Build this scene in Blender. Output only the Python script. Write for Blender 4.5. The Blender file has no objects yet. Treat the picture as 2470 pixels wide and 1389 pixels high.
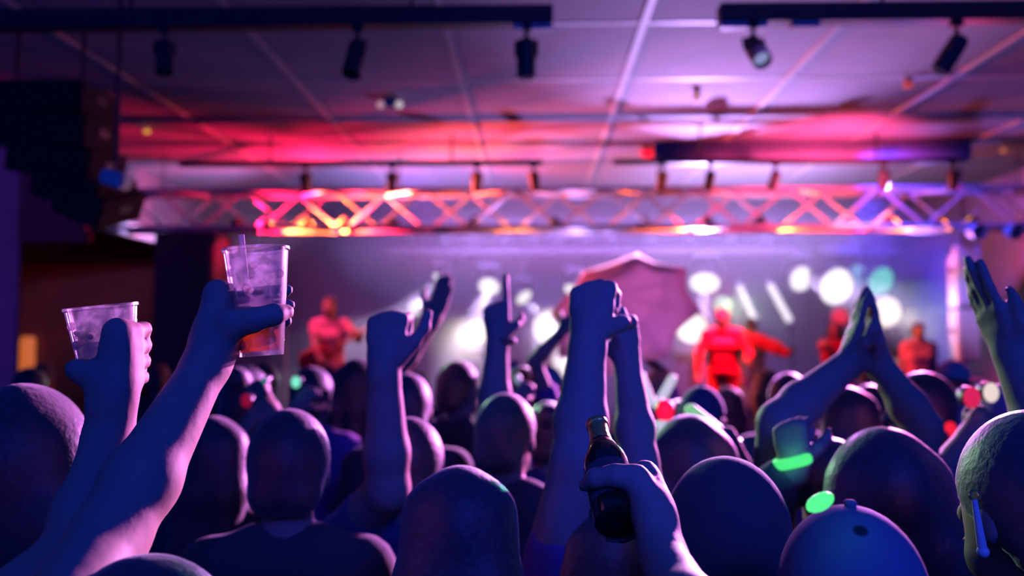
import bpy, bmesh, math, random
import numpy as np
from mathutils import Vector, Matrix
random.seed(7)
SC = bpy.context.scene
COL = SC.collection
PI = math.pi

# ------------------------------------------------------------------ camera
F = 2139.0
CAMZ = 1.90
W0, H0 = 2470.0, 1389.0
VPX, VPY = 1286.0, 815.0            # vanishing point of the room's depth axis
yaw = math.atan((VPX - W0/2)/F)
pitch = math.atan((VPY - H0/2)/F*math.cos(yaw))
cam_d = bpy.data.cameras.new('camera')
cam = bpy.data.objects.new('camera', cam_d); COL.objects.link(cam)
cam.location = (0, 0, CAMZ)
cam.rotation_euler = (PI/2 + pitch, 0, yaw)
cam_d.sensor_width = 36
cam_d.lens = F/W0*36
cam_d.clip_start = .02
cam_d.dof.use_dof = True
cam_d.dof.focus_distance = 1.2
cam_d.dof.aperture_fstop = 2.3
SC.camera = cam
CR = cam.rotation_euler.to_matrix()

def at(px, py, Y):
    """the point of the room that the photograph shows at (px, py), Y metres into the room"""
    d = CR @ Vector(((px - W0/2)/F, -(py - H0/2)/F, -1))
    return Vector((0, 0, CAMZ)) + d*(Y/d.y)
def V(*a): return Vector(a)

# ------------------------------------------------------------------ materials
def mat(name, col, rough=.6, metal=0, emit=None, estr=0, noise=0, nscale=20, bump=0, spec=.5, sheen=0, trans=0, alpha=None):
    m = bpy.data.materials.new(name); m.use_nodes = True
    nt = m.node_tree; b = nt.nodes['Principled BSDF']
    b.inputs['Base Color'].default_value = (*col, 1)
    b.inputs['Roughness'].default_value = rough
    b.inputs['Metallic'].default_value = metal
    b.inputs['Specular IOR Level'].default_value = spec
    b.inputs['Sheen Weight'].default_value = sheen
    if trans: b.inputs['Transmission Weight'].default_value = trans
    if emit:
        b.inputs['Emission Color'].default_value = (*emit, 1)
        b.inputs['Emission Strength'].default_value = estr
    if noise or bump:
        tc = nt.nodes.new('ShaderNodeTexCoord')
        n = nt.nodes.new('ShaderNodeTexNoise'); n.inputs['Scale'].default_value = nscale
        n.inputs['Detail'].default_value = 4
        nt.links.new(tc.outputs['Object'], n.inputs['Vector'])
        if noise:
            r = nt.nodes.new('ShaderNodeMapRange')
            r.inputs[1].default_value = .3; r.inputs[2].default_value = .7
            r.inputs[3].default_value = 1-noise; r.inputs[4].default_value = 1+noise
            nt.links.new(n.outputs['Fac'], r.inputs[0])
            x = nt.nodes.new('ShaderNodeVectorMath'); x.operation = 'SCALE'
            x.inputs[0].default_value = col
            nt.links.new(r.outputs[0], x.inputs['Scale'])
            nt.links.new(x.outputs[0], b.inputs['Base Color'])
        if bump:
            bp = nt.nodes.new('ShaderNodeBump'); bp.inputs['Strength'].default_value = bump
            bp.inputs['Distance'].default_value = .01
            nt.links.new(n.outputs['Fac'], bp.inputs['Height'])
            nt.links.new(bp.outputs[0], b.inputs['Normal'])
    return m

def mat_clear(name, tint=(1, 1, 1), gloss=.25, milky=.1, milk_col=(.9, .85, .9)):
    """thin clear plastic: see-through with a glossy sheen that grows to the edges, a little milky"""
    m = bpy.data.materials.new(name); m.use_nodes = True
    nt = m.node_tree; nt.nodes.clear()
    o = nt.nodes.new('ShaderNodeOutputMaterial')
    t = nt.nodes.new('ShaderNodeBsdfTransparent'); t.inputs[0].default_value = (*tint, 1)
    g = nt.nodes.new('ShaderNodeBsdfGlossy'); g.inputs['Roughness'].default_value = .18
    lw = nt.nodes.new('ShaderNodeLayerWeight'); lw.inputs['Blend'].default_value = gloss
    d = nt.nodes.new('ShaderNodeBsdfTranslucent'); d.inputs[0].default_value = (*milk_col, 1)
    d2 = nt.nodes.new('ShaderNodeBsdfDiffuse'); d2.inputs[0].default_value = (*milk_col, 1)
    dm = nt.nodes.new('ShaderNodeMixShader'); dm.inputs[0].default_value = .5
    m1 = nt.nodes.new('ShaderNodeMixShader'); m2 = nt.nodes.new('ShaderNodeMixShader')
    nt.links.new(d.outputs[0], dm.inputs[1]); nt.links.new(d2.outputs[0], dm.inputs[2])
    nz = nt.nodes.new('ShaderNodeTexNoise'); nz.inputs['Scale'].default_value = 55
    tc = nt.nodes.new('ShaderNodeTexCoord'); nt.links.new(tc.outputs['Object'], nz.inputs['Vector'])
    mr = nt.nodes.new('ShaderNodeMapRange'); mr.inputs[1].default_value = .42; mr.inputs[2].default_value = .7
    mr.inputs[3].default_value = milky*.5; mr.inputs[4].default_value = min(1, milky*3)
    nt.links.new(nz.outputs['Fac'], mr.inputs[0])
    nt.links.new(mr.outputs[0], m1.inputs[0])
    nt.links.new(t.outputs[0], m1.inputs[1]); nt.links.new(dm.outputs[0], m1.inputs[2])
    nt.links.new(lw.outputs['Facing'], m2.inputs[0])
    nt.links.new(m1.outputs[0], m2.inputs[1]); nt.links.new(g.outputs[0], m2.inputs[2])
    nt.links.new(m2.outputs[0], o.inputs['Surface'])
    return m

M = dict(
    ceiling=mat('painted ceiling board', (.6, .55, .68), .8, noise=.08, nscale=3),
    strip=mat('white ceiling batten', (.9, .88, .92), .5),
    wall=mat('painted plaster wall', (.42, .38, .52), .85, noise=.1, nscale=4),
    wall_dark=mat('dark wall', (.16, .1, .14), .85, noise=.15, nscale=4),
    maroon=mat('maroon wall', (.16, .05, .06), .85, noise=.2, nscale=3),
    floor=mat('dark concrete floor', (.12, .12, .14), .6, noise=.2, nscale=5),
    stage=mat('black stage deck', (.06, .06, .07), .6, noise=.2, nscale=9),
    cloth_black=mat('black stage cloth', (.03, .03, .035), .95),
    black=mat('black painted metal', (.06, .06, .08), .45, noise=.1),
    blacker=mat('black speaker cabinet', (.06, .06, .07), .7, bump=.1, nscale=120),
    array=mat('matt black hanging speaker box', (.022, .022, .03), .9),
    grille=mat('speaker grille', (.05, .05, .06), .6, .2, bump=.2, nscale=300),
    alu=mat('aluminium truss tube', (.75, .75, .76), .38, .35, noise=.06),
    pipe=mat('dull steel pipe', (.16, .14, .16), .6),
    white=mat('white plastic', (.85, .85, .87), .45),
    skin=mat('skin fair', (.5, .32, .27), .6, noise=.06, nscale=40, bump=.08, spec=.3),
    skin2=mat('skin tan', (.34, .21, .16), .5, noise=.06, nscale=40, bump=.08),
    skin3=mat('skin dark', (.24, .14, .1), .5, noise=.06, nscale=40, bump=.08),
    hair_black=mat('black hair', (.07, .065, .075), .5, noise=.25, nscale=90, bump=.22, sheen=.4),
    hair_brown=mat('brown hair', (.12, .075, .06), .5, noise=.25, nscale=90, bump=.22, sheen=.4),
    hair_fair=mat('fair hair', (.28, .2, .14), .5, noise=.25, nscale=90, bump=.22, sheen=.4),
    tee_black=mat('black cotton', (.08, .08, .09), .9, bump=.1, nscale=200, sheen=.2),
    tee_navy=mat('navy cotton', (.06, .08, .2), .9, bump=.1, nscale=200, sheen=.2),
    tee_grey=mat('grey cotton', (.22, .22, .25), .9, bump=.1, nscale=200, sheen=.2),
    tee_white=mat('white cotton', (.75, .75, .78), .9, bump=.1, nscale=200, sheen=.2),
    tee_red=mat('red cotton', (.6, .02, .04), .85, bump=.1, nscale=200),
    tee_pink=mat('pink cotton', (.85, .3, .5), .85, bump=.1, nscale=200),
    tee_teal=mat('teal cloth', (.05, .42, .4), .85, bump=.1, nscale=200),
    tee_purple=mat('purple cotton', (.3, .12, .42), .85, bump=.1, nscale=200),
    red_cloth=mat('bright red satin', (.95, .01, .05), .45),
    denim=mat('dark denim', (.05, .07, .13), .9),
    iris=mat('eye', (.9, .9, .9), .2),
    cup=mat_clear('clear plastic cup', gloss=.3, milky=.16),
    bottle=mat('dark green bottle glass', (.01, .025, .015), .08, spec=.8),
    foil=mat('gold bottle foil', (.95, .72, .2), .25, .8, bump=.2, nscale=200),
    label_red=mat('red bottle label', (.75, .05, .04), .5),
    wood=mat('dark varnished guitar wood', (.55, .12, .08), .25),
    brass=mat('brass cymbal', (.85, .62, .25), .25, .9),
)
def mat_transl(name, col, t=.6, noise=0):
    m = mat(name, col, .6, noise=noise, nscale=60); nt = m.node_tree
    tr = nt.nodes.new('ShaderNodeBsdfTranslucent'); tr.inputs[0].default_value = (*col, 1)
    mx = nt.nodes.new('ShaderNodeMixShader'); mx.inputs[0].default_value = t
    nt.links.new(nt.nodes['Principled BSDF'].outputs[0], mx.inputs[1]); nt.links.new(tr.outputs[0], mx.inputs[2])
    nt.links.new(mx.outputs[0], nt.nodes['Material Output'].inputs[0])
    return m
def mat_liquid(name, tint, body, see):
    m = mat_transl(name, body, .7); nt = m.node_tree
    old = nt.nodes['Material Output'].inputs[0].links[0].from_socket
    t = nt.nodes.new('ShaderNodeBsdfTransparent'); t.inputs[0].default_value = (*tint, 1)
    mx = nt.nodes.new('ShaderNodeMixShader'); mx.inputs[0].default_value = see
    nt.links.new(old, mx.inputs[1]); nt.links.new(t.outputs[0], mx.inputs[2])
    nt.links.new(mx.outputs[0], nt.nodes['Material Output'].inputs[0])
    return m
M['foam'] = mat_liquid('beer foam', (.95, .88, .9), (.98, .86, .9), .4)
M['beer'] = mat_liquid('amber beer', (1, .42, .08), (.98, .35, .05), .55)
M['straw'] = mat_transl('white straw', (.95, .9, .95), .7)
def mat_dots():
    m = mat('dotted cap cloth', (.2, .24, .34), .9); nt = m.node_tree
    tc = nt.nodes.new('ShaderNodeTexCoord'); v = nt.nodes.new('ShaderNodeTexVoronoi'); v.inputs['Scale'].default_value = 17
    nt.links.new(tc.outputs['Object'], v.inputs['Vector'])
    r = nt.nodes.new('ShaderNodeValToRGB'); e = r.color_ramp.elements
    e[0].position = .16; e[0].color = (.03, .03, .05, 1); e[1].position = .2; e[1].color = (.2, .24, .34, 1)
    nt.links.new(v.outputs['Distance'], r.inputs[0]); nt.links.new(r.outputs[0], nt.nodes['Principled BSDF'].inputs['Base Color'])
    return m
M['cap_dots'] = mat_dots()
def emis(name, col, s): return mat(name, (.02, .02, .02), .5, emit=col, estr=s)

# ------------------------------------------------------------------ objects
def tag(o, label=None, cat=None, group=None, kind=None):
    if label: o['label'] = label
    if cat: o['category'] = cat
    if group: o['group'] = group
    if kind: o['kind'] = kind
    return o
def empty(name, loc, label=None, cat=None, group=None, rot=(0, 0, 0)):
    o = bpy.data.objects.new(name, None); COL.objects.link(o)
    o.empty_display_size = .1
    o.location = loc; o.rotation_euler = rot
    return tag(o, label, cat, group)
def copy_tree(o, parent=None):
    c = o.copy(); COL.objects.link(c)
    if parent is not None: c.parent = parent
    for ch in list(o.children): copy_tree(ch, c)
    return c
def link_mesh(name, me, m, parent=None, smooth=True, loc=None):
    o = bpy.data.objects.new(name, me); COL.objects.link(o)
    if m: me.materials.append(m)
    if smooth:
        me.polygons.foreach_set('use_smooth', [True]*len(me.polygons))
    if parent is not None: o.parent = parent
    if loc is not None: o.location = loc
    return o

class MB:
    """collects shapes; build() links them as one mesh object"""
    def __init__(s): s.bm = bmesh.new()
    def box(s, c, size, rot=None, bev=0):
        t = bmesh.new(); bmesh.ops.create_cube(t, size=1)
        for v in t.verts: v.co = Vector((v.co.x*size[0], v.co.y*size[1], v.co.z*size[2]))
        if bev: bmesh.ops.bevel(t, geom=list(t.edges), offset=bev, segments=2, affect='EDGES')
        m = Matrix.Translation(c) @ (rot.to_4x4() if rot is not None else Matrix())
        s._add(t, m); return s
    def _add(s, t, m):
        t.transform(m); me = bpy.data.meshes.new('t'); t.to_mesh(me); t.free()
        s.bm.from_mesh(me); bpy.data.meshes.remove(me)
    def tube(s, a, b, r, r2=None, n=12):
        a = Vector(a); b = Vector(b); r2 = r if r2 is None else r2
        t = bmesh.new(); L = (b-a).length
        bmesh.ops.create_cone(t, cap_ends=True, segments=n, radius1=r, radius2=r2, depth=L)
        q = (b-a).to_track_quat('Z', 'Y')
        s._add(t, Matrix.Translation((a+b)/2) @ q.to_matrix().to_4x4()); return s
    def ball(s, c, r, sc=(1, 1, 1), n=16, rot=None):
        t = bmesh.new(); bmesh.ops.create_uvsphere(t, u_segments=n, v_segments=max(6, n//2), radius=r)
        m = Matrix.Translation(c) @ (rot.to_4x4() if rot is not None else Matrix()) @ Matrix.Diagonal((*sc, 1))
        s._add(t, m); return s
    def lathe(s, prof, a, axis, n=32, closed=False):
        """prof: (radius, height) pairs along axis from point a"""
        a = Vector(a); q = Vector(axis).to_track_quat('Z', 'Y').to_matrix()
        rings = []
        for r, h in prof:
            if r < 1e-6: rings.append([s.bm.verts.new(a + q @ Vector((0, 0, h)))])
            else: rings.append([s.bm.verts.new(a + q @ Vector((r*math.cos(2*PI*i/n), r*math.sin(2*PI*i/n), h))) for i in range(n)])
        for p, q2 in zip(rings, rings[1:] + ([rings[0]] if closed else [])):
            for i in range(n):
                j = (i+1) % n
                if len(p) == 1 and len(q2) == 1: continue
                if len(p) == 1: s.bm.faces.new((p[0], q2[i], q2[j]))
                elif len(q2) == 1: s.bm.faces.new((p[i], q2[0], p[j]))
                else: s.bm.faces.new((p[i], q2[i], q2[j], p[j]))
        return s
    def path(s, pts, r, n=8):
        pts = [Vector(p) for p in pts]
        for a, b in zip(pts, pts[1:]): s.tube(a, b, r, n=n)
        for p in pts[1:-1]: s.ball(p, r, n=n)
        return s
    def build(s, name, m, parent=None, smooth=False, origin=None):
        bmesh.ops.recalc_face_normals(s.bm, faces=s.bm.faces)
        if origin is not None: bmesh.ops.translate(s.bm, verts=s.bm.verts, vec=-Vector(origin))
        me = bpy.data.meshes.new(name); s.bm.to_mesh(me); s.bm.free()
        o = link_mesh(name, me, m, parent, smooth)
        if smooth:
            try: me.set_sharp_from_angle(angle=math.radians(38))
            except Exception: pass
        if origin is not None: o.location = origin
        return o
def struct(name, mb, m, smooth=False):
    return tag(mb.build(name, m, None, smooth), kind='structure')

# ------------------------------------------------------------------ smooth bodies: signed distances meshed with surface nets
class Body:
    def __init__(s): s.p = []; s.cuts = []
    def cap(s, a, b, ra, rb=None, k=.02):
        s.p.append(('c', np.array(a, np.float32), np.array(b, np.float32), ra, ra if rb is None else rb, k)); return s
    def chain(s, pts, rs, k=.02):
        for i in range(len(pts)-1): s.cap(pts[i], pts[i+1], rs[i], rs[i+1], k)
        return s
    def ell(s, c, r, k=.02, R=None):
        s.p.append(('e', np.array(c, np.float32), np.array(r, np.float32), np.array(R if R is not None else np.eye(3), np.float32), 0, k)); return s
    def cut(s, n, pt):                      # keep the side against n
        n = Vector(n).normalized(); s.cuts.append((np.array(n, np.float32), float(n.dot(Vector(pt))))); return s
    def _d(s, pr, P):
        if pr[0] == 'c':
            _, a, b, ra, rb, k = pr
            ab = b-a; L = max(float(ab @ ab), 1e-12)
            q = P-a
            t = np.clip((q @ ab)/L, 0, 1)
            return np.sqrt(np.sum((q - t[:, None]*ab)**2, 1)) - (ra + t*(rb-ra))
        _, c, r, R, _, k = pr
        q = (P-c) @ R
        k0 = np.sqrt(np.sum((q/r)**2, 1)); k1 = np.sqrt(np.sum((q/(r*r))**2, 1))
        return k0*(k0-1)/np.maximum(k1, 1e-6)
    def bounds(s):
        lo = np.full(3, 1e9); hi = -lo
        for pr in s.p:
            if pr[0] == 'c':
                r = max(pr[3], pr[4])
                lo = np.minimum(lo, np.minimum(pr[1], pr[2])-r); hi = np.maximum(hi, np.maximum(pr[1], pr[2])+r)
            else:
                r = float(max(pr[2])); lo = np.minimum(lo, pr[1]-r); hi = np.maximum(hi, pr[1]+r)
        return lo, hi
    def mesh(s, name, vox):
        B = 8; lo, hi = s.bounds(); lo = lo-vox*3; hi = hi+vox*3
        nb = np.ceil((hi-lo)/(vox*B)).astype(int)
        bi = np.stack(np.meshgrid(*[np.arange(n) for n in nb], indexing='ij'), -1).reshape(-1, 3)
        cen = (lo + (bi+.5)*vox*B).astype(np.float32)
        hd = vox*B*.8661
        pd = []; d = None
        for pr in s.p:
            x = s._d(pr, cen); pd.append(x)
            if d is None: d = x.copy()
            else:
                k = pr[5]; h = np.maximum(k-np.abs(d-x), 0)/k
                d = np.minimum(d, x)-h*h*k*.25
        for n, c in s.cuts: d = np.maximum(d, cen @ n - c)
        keep = np.abs(d) < hd*1.25 + vox*2
        bi = bi[keep]; Mb = len(bi)
        g = np.arange(B+1)
        loc = np.stack(np.meshgrid(g, g, g, indexing='ij'), -1).reshape(-1, 3)
        P = (lo + (bi[:, None, :]*B + loc[None])*vox).astype(np.float32)
        D = np.full((Mb, len(loc)), 9., np.float32)
        for pr, x in zip(s.p, pd):
            x = x[keep]; m = x < d[keep] + 2*hd + pr[5] + .01
            m |= x < 2*hd
            if not m.any(): continue
            y = s._d(pr, P[m].reshape(-1, 3)).reshape(-1, len(loc)); o = D[m]; k = pr[5]
            h = np.maximum(k-np.abs(o-y), 0)/k
            D[m] = np.minimum(o, y)-h*h*k*.25
        for n, c in s.cuts: D = np.maximum(D, (P @ n) - c)
        D = D.reshape(Mb, B+1, B+1, B+1); S = D < 0
        cs = [S[:, i:B+i, j:B+j, k:B+k] for i in (0, 1) for j in (0, 1) for k in (0, 1)]
        cnt = sum(c.astype(np.int8) for c in cs)
        act = (cnt > 0) & (cnt < 8)
        ib, ix, iy, iz = np.nonzero(act)
        cell = bi[ib]*B + np.stack([ix, iy, iz], 1)
        N = (nb*B + 2).astype(np.int64)
        key = lambda c: ((c[:, 0].astype(np.int64)+1)*N[1] + c[:, 1]+1)*N[2] + c[:, 2]+1
        acc = np.zeros((len(ib), 3)); n = np.zeros(len(ib))
        co = [(i, j, k) for i in (0, 1) for j in (0, 1) for k in (0, 1)]
        for a in range(8):
            for ax in range(3):
                if co[a][ax]: continue
                b = list(co[a]); b[ax] = 1
                da = D[ib, ix+co[a][0], iy+co[a][1], iz+co[a][2]]; db = D[ib, ix+b[0], iy+b[1], iz+b[2]]
                m = (da < 0) != (db < 0)
                t = np.where(m, da/np.where(m, da-db, 1), 0)
                p = np.tile(np.array(co[a], float), (len(ib), 1)); p[:, ax] = t
                acc[m] += p[m]; n[m] += 1
        vert = lo + (cell + acc/n[:, None])*vox
        kk = key(cell); order = np.argsort(kk); ks = kk[order]
        faces = []
        for ax in range(3):
            o1, o2 = (ax+1) % 3, (ax+2) % 3
            sl = [slice(None)] + [slice(0, B)]*3
            s2 = list(sl); s2[ax+1] = slice(1, B+1)
            a = S[tuple(sl)]; b = S[tuple(s2)]
            jb, jx, jy, jz = np.nonzero(a != b)
            c = bi[jb]*B + np.stack([jx, jy, jz], 1)
            flip = a[jb, jx, jy, jz]
            q = []
            for u, v in ((0, 0), (1, 0), (1, 1), (0, 1)):
                cc = c.copy(); cc[:, o1] -= u; cc[:, o2] -= v; kq = key(cc)
                i = np.clip(np.searchsorted(ks, kq), 0, len(ks)-1)
                q.append(np.where(ks[i] == kq, order[i], -1))
            q = np.stack(q, 1); ok = (q >= 0).all(1)
            q = q[ok]; fl = flip[ok]
            q[~fl] = q[~fl][:, ::-1]
            faces.append(q)
        q = np.concatenate(faces)
        me = bpy.data.meshes.new(name)
        me.vertices.add(len(vert)); me.vertices.foreach_set('co', vert.astype(np.float32).ravel())
        me.loops.add(q.size); me.loops.foreach_set('vertex_index', q.ravel().astype(np.int32))
        me.polygons.add(len(q)); me.polygons.foreach_set('loop_start', np.arange(0, q.size, 4, dtype=np.int32))
        me.update(calc_edges=True)
        return me
# tuning of the lamps
PAR_K, BEAM_K, WORLD_K, FILL_K, BACK_K, CEIL_K, STAGE_K, HAZE, EXPO = 9, 12.0, .22, 1.6, 2.2, .66, 8.0, .22, 0
# ------------------------------------------------------------------ people
_oldd = Body._d
def _d2(s, pr, P):
    if pr[0] == 'f':                        # capsule with a flat end at b (a hem)
        d = _oldd(s, ('c',)+pr[1:], P)
        n = pr[2]-pr[1]; n = n/np.linalg.norm(n)
        return np.maximum(d, (P-pr[2]) @ n)
    return _oldd(s, pr, P)
Body._d = _d2
def _bounds(s):
    lo = np.full(3, 1e9); hi = -lo
    for pr in s.p:
        if pr[0] in 'cf':
            r = max(pr[3], pr[4])
            lo = np.minimum(lo, np.minimum(pr[1], pr[2])-r); hi = np.maximum(hi, np.maximum(pr[1], pr[2])+r)
        else:
            r = float(max(pr[2])); lo = np.minimum(lo, pr[1]-r); hi = np.maximum(hi, pr[1]+r)
    return lo, hi
Body.bounds = _bounds
def hem(b, a, c, ra, rb, k=.02):
    b.p.append(('f', np.array(a, np.float32), np.array(c, np.float32), ra, rb, k))

FL = [(.044, .027, .021), (.049, .031, .023), (.045, .028, .021), (.035, .021, .018)]
POSE = {                                     # bend of the three joints of each finger, thumb direction (d, t, n)
    'open':  ([(8, 12, 8), (4, 10, 6), (6, 12, 8), (10, 16, 10)], (.55, .8, .15), 12),
    'flat':  ([(3, 5, 3), (2, 4, 3), (3, 5, 3), (4, 6, 4)], (.85, .45, .1), 2),
    'blade': ([(4, 6, 4), (2, 4, 3), (4, 6, 4), (6, 8, 6)], (.96, .16, .2), 0),
    'relax': ([(22, 30, 18), (26, 34, 20), (30, 38, 22), (36, 40, 24)], (.6, .6, .45), 5),
    'fist':  ([(78, 95, 60), (82, 98, 62), (84, 98, 62), (86, 98, 60)], (.45, .25, .85), 0),
    'point': ([(5, 8, 5), (80, 96, 60), (84, 98, 62), (86, 98, 60)], (.45, .25, .85), 0),
    'vee':   ([(0, 5, 4), (0, 5, 4), (84, 98, 62), (86, 98, 60)], (.45, .1, .85), 16),
    'thumb': ([(78, 95, 60), (82, 98, 62), (84, 98, 62), (86, 98, 60)], (.85, .5, .1), 0),
}
def hand(b, W, d, n, right, pose, s=1.0):
    d = d.normalized(); n = (n - d*n.dot(d)).normalized()
    t = d.cross(n) if right else n.cross(d)
    curls, th, splay = POSE[pose]
    off = (.030, .010, -.010, -.028)
    top = (.088, .092, .087, .078)
    rad = (.0098, .0102, .0096, .0085)
    b.cap(W - d*.02*s, W + d*.03*s, .027*s, .026*s, .02)
    for i in range(4):
        K = W + (d*top[i] + t*off[i])*s
        b.cap(W + (d*.02 + t*off[i]*.55)*s, K, .0165*s, .0125*s, .016)
    b.cap(W + (d*.05 + t*.022)*s, W + (d*.05 - t*.022)*s, .016*s, .015*s, .012)
    for i in range(4):
        K = W + (d*top[i] + t*off[i])*s
        a = math.radians((1.5-i)*splay/2.2)
        dd = d*math.cos(a) + t*math.sin(a)
        p = K; ang = 0; pts = [p]
        for L, c in zip(FL[i], curls[i]):
            ang += math.radians(c)
            p = p + (dd*math.cos(ang) + n*math.sin(ang))*L*s
            pts.append(p)
        r = rad[i]*s
        b.chain(pts, [r*1.04, r, r*.95, r*.84], .0035)
    td = (d*th[0] + t*th[1] + n*th[2]).normalized()
    p0 = W + (d*.012 + t*.024 + n*.006)*s
    p1 = p0 + (td*.6 + d*.2 + t*.3).normalized()*.042*s
    p2 = p1 + td*.036*s
    p3 = p2 + (td - t*.35 + d*.25 + n*.1).normalized()*.028*s
    b.chain([p0, p1, p2, p3], [.017*s, .0135*s, .0115*s, .0092*s], .008)

def grip(b, W, g, s=1.0):
    """a hand closed around something: axis point C, axis a (up), palm side e1, finger side e2, radius R(h), lowest finger height h0"""
    C, a, e1, e2, R, h0 = g['C'], g['a'], g['e1'], g['e2'], g['R'], g['h0']
    pt = lambda th, h, r: C + a*h + (e1*math.cos(math.radians(th)) + e2*math.sin(math.radians(th)))*(R(h)+r)
    arc = g.get('arc', (42, 82, 118, 148)); tarc = g.get('tarc', (-28, -58, -92, -120))
    hs = [h0 + (3-i)*.021*s for i in range(4)]
    if g.get('flip'): hs = hs[::-1]
    rad = (.0105, .0108, .0102, .0092)
    palm = pt(12, h0+.03*s, .016)
    b.cap(W, W*.4 + palm*.6, .027*s, .026*s, .02)
    for i, h in enumerate(hs):
        K = pt(arc[0], h, .013)
        b.cap(W*.55 + pt(5, h, .018)*.45, pt(10, h, .016), .021*s, .017*s, .018)
        b.cap(pt(10, h, .016), K, .016*s, .013*s, .014)
        sc = (1, 1.06, 1, .84)[i]
        pts = [pt(arc[0] + (q-arc[0])*sc, h + (k-1)*.001, .0105) for k, q in enumerate(arc)]
        b.chain(pts, [rad[i]*s*1.04, rad[i]*s, rad[i]*s*.96, rad[i]*s*.84], .0035)
    ht = g.get('ht', h0+.05*s)
    tp = [W*.5 + pt(-10, ht, .016)*.5, pt(tarc[0], ht, .016), pt(tarc[1], ht+.004, .0125), pt(tarc[2], ht+.010, .0115), pt(tarc[3], ht+.014, .0105)]
    b.chain(tp, [.024*s, .018*s, .0145*s, .0125*s, .0098*s], .012)

def ik(S, Wp, u, f, pole):
    d = Wp - S; L = d.length
    if L > (u+f)*.985:
        k = L/((u+f)*.985); u *= k; f *= k
        if k > 1.15: print('ARM STRETCH %.2f' % k)
    x = (u*u - f*f + L*L)/(2*L)
    h = math.sqrt(max(u*u-x*x, 0))
    dn = d.normalized()
    p = (pole - dn*pole.dot(dn))
    if p.length < 1e-4: p = Vector((1, 0, 0))
    return S + dn*x + p.normalized()*h

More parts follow.
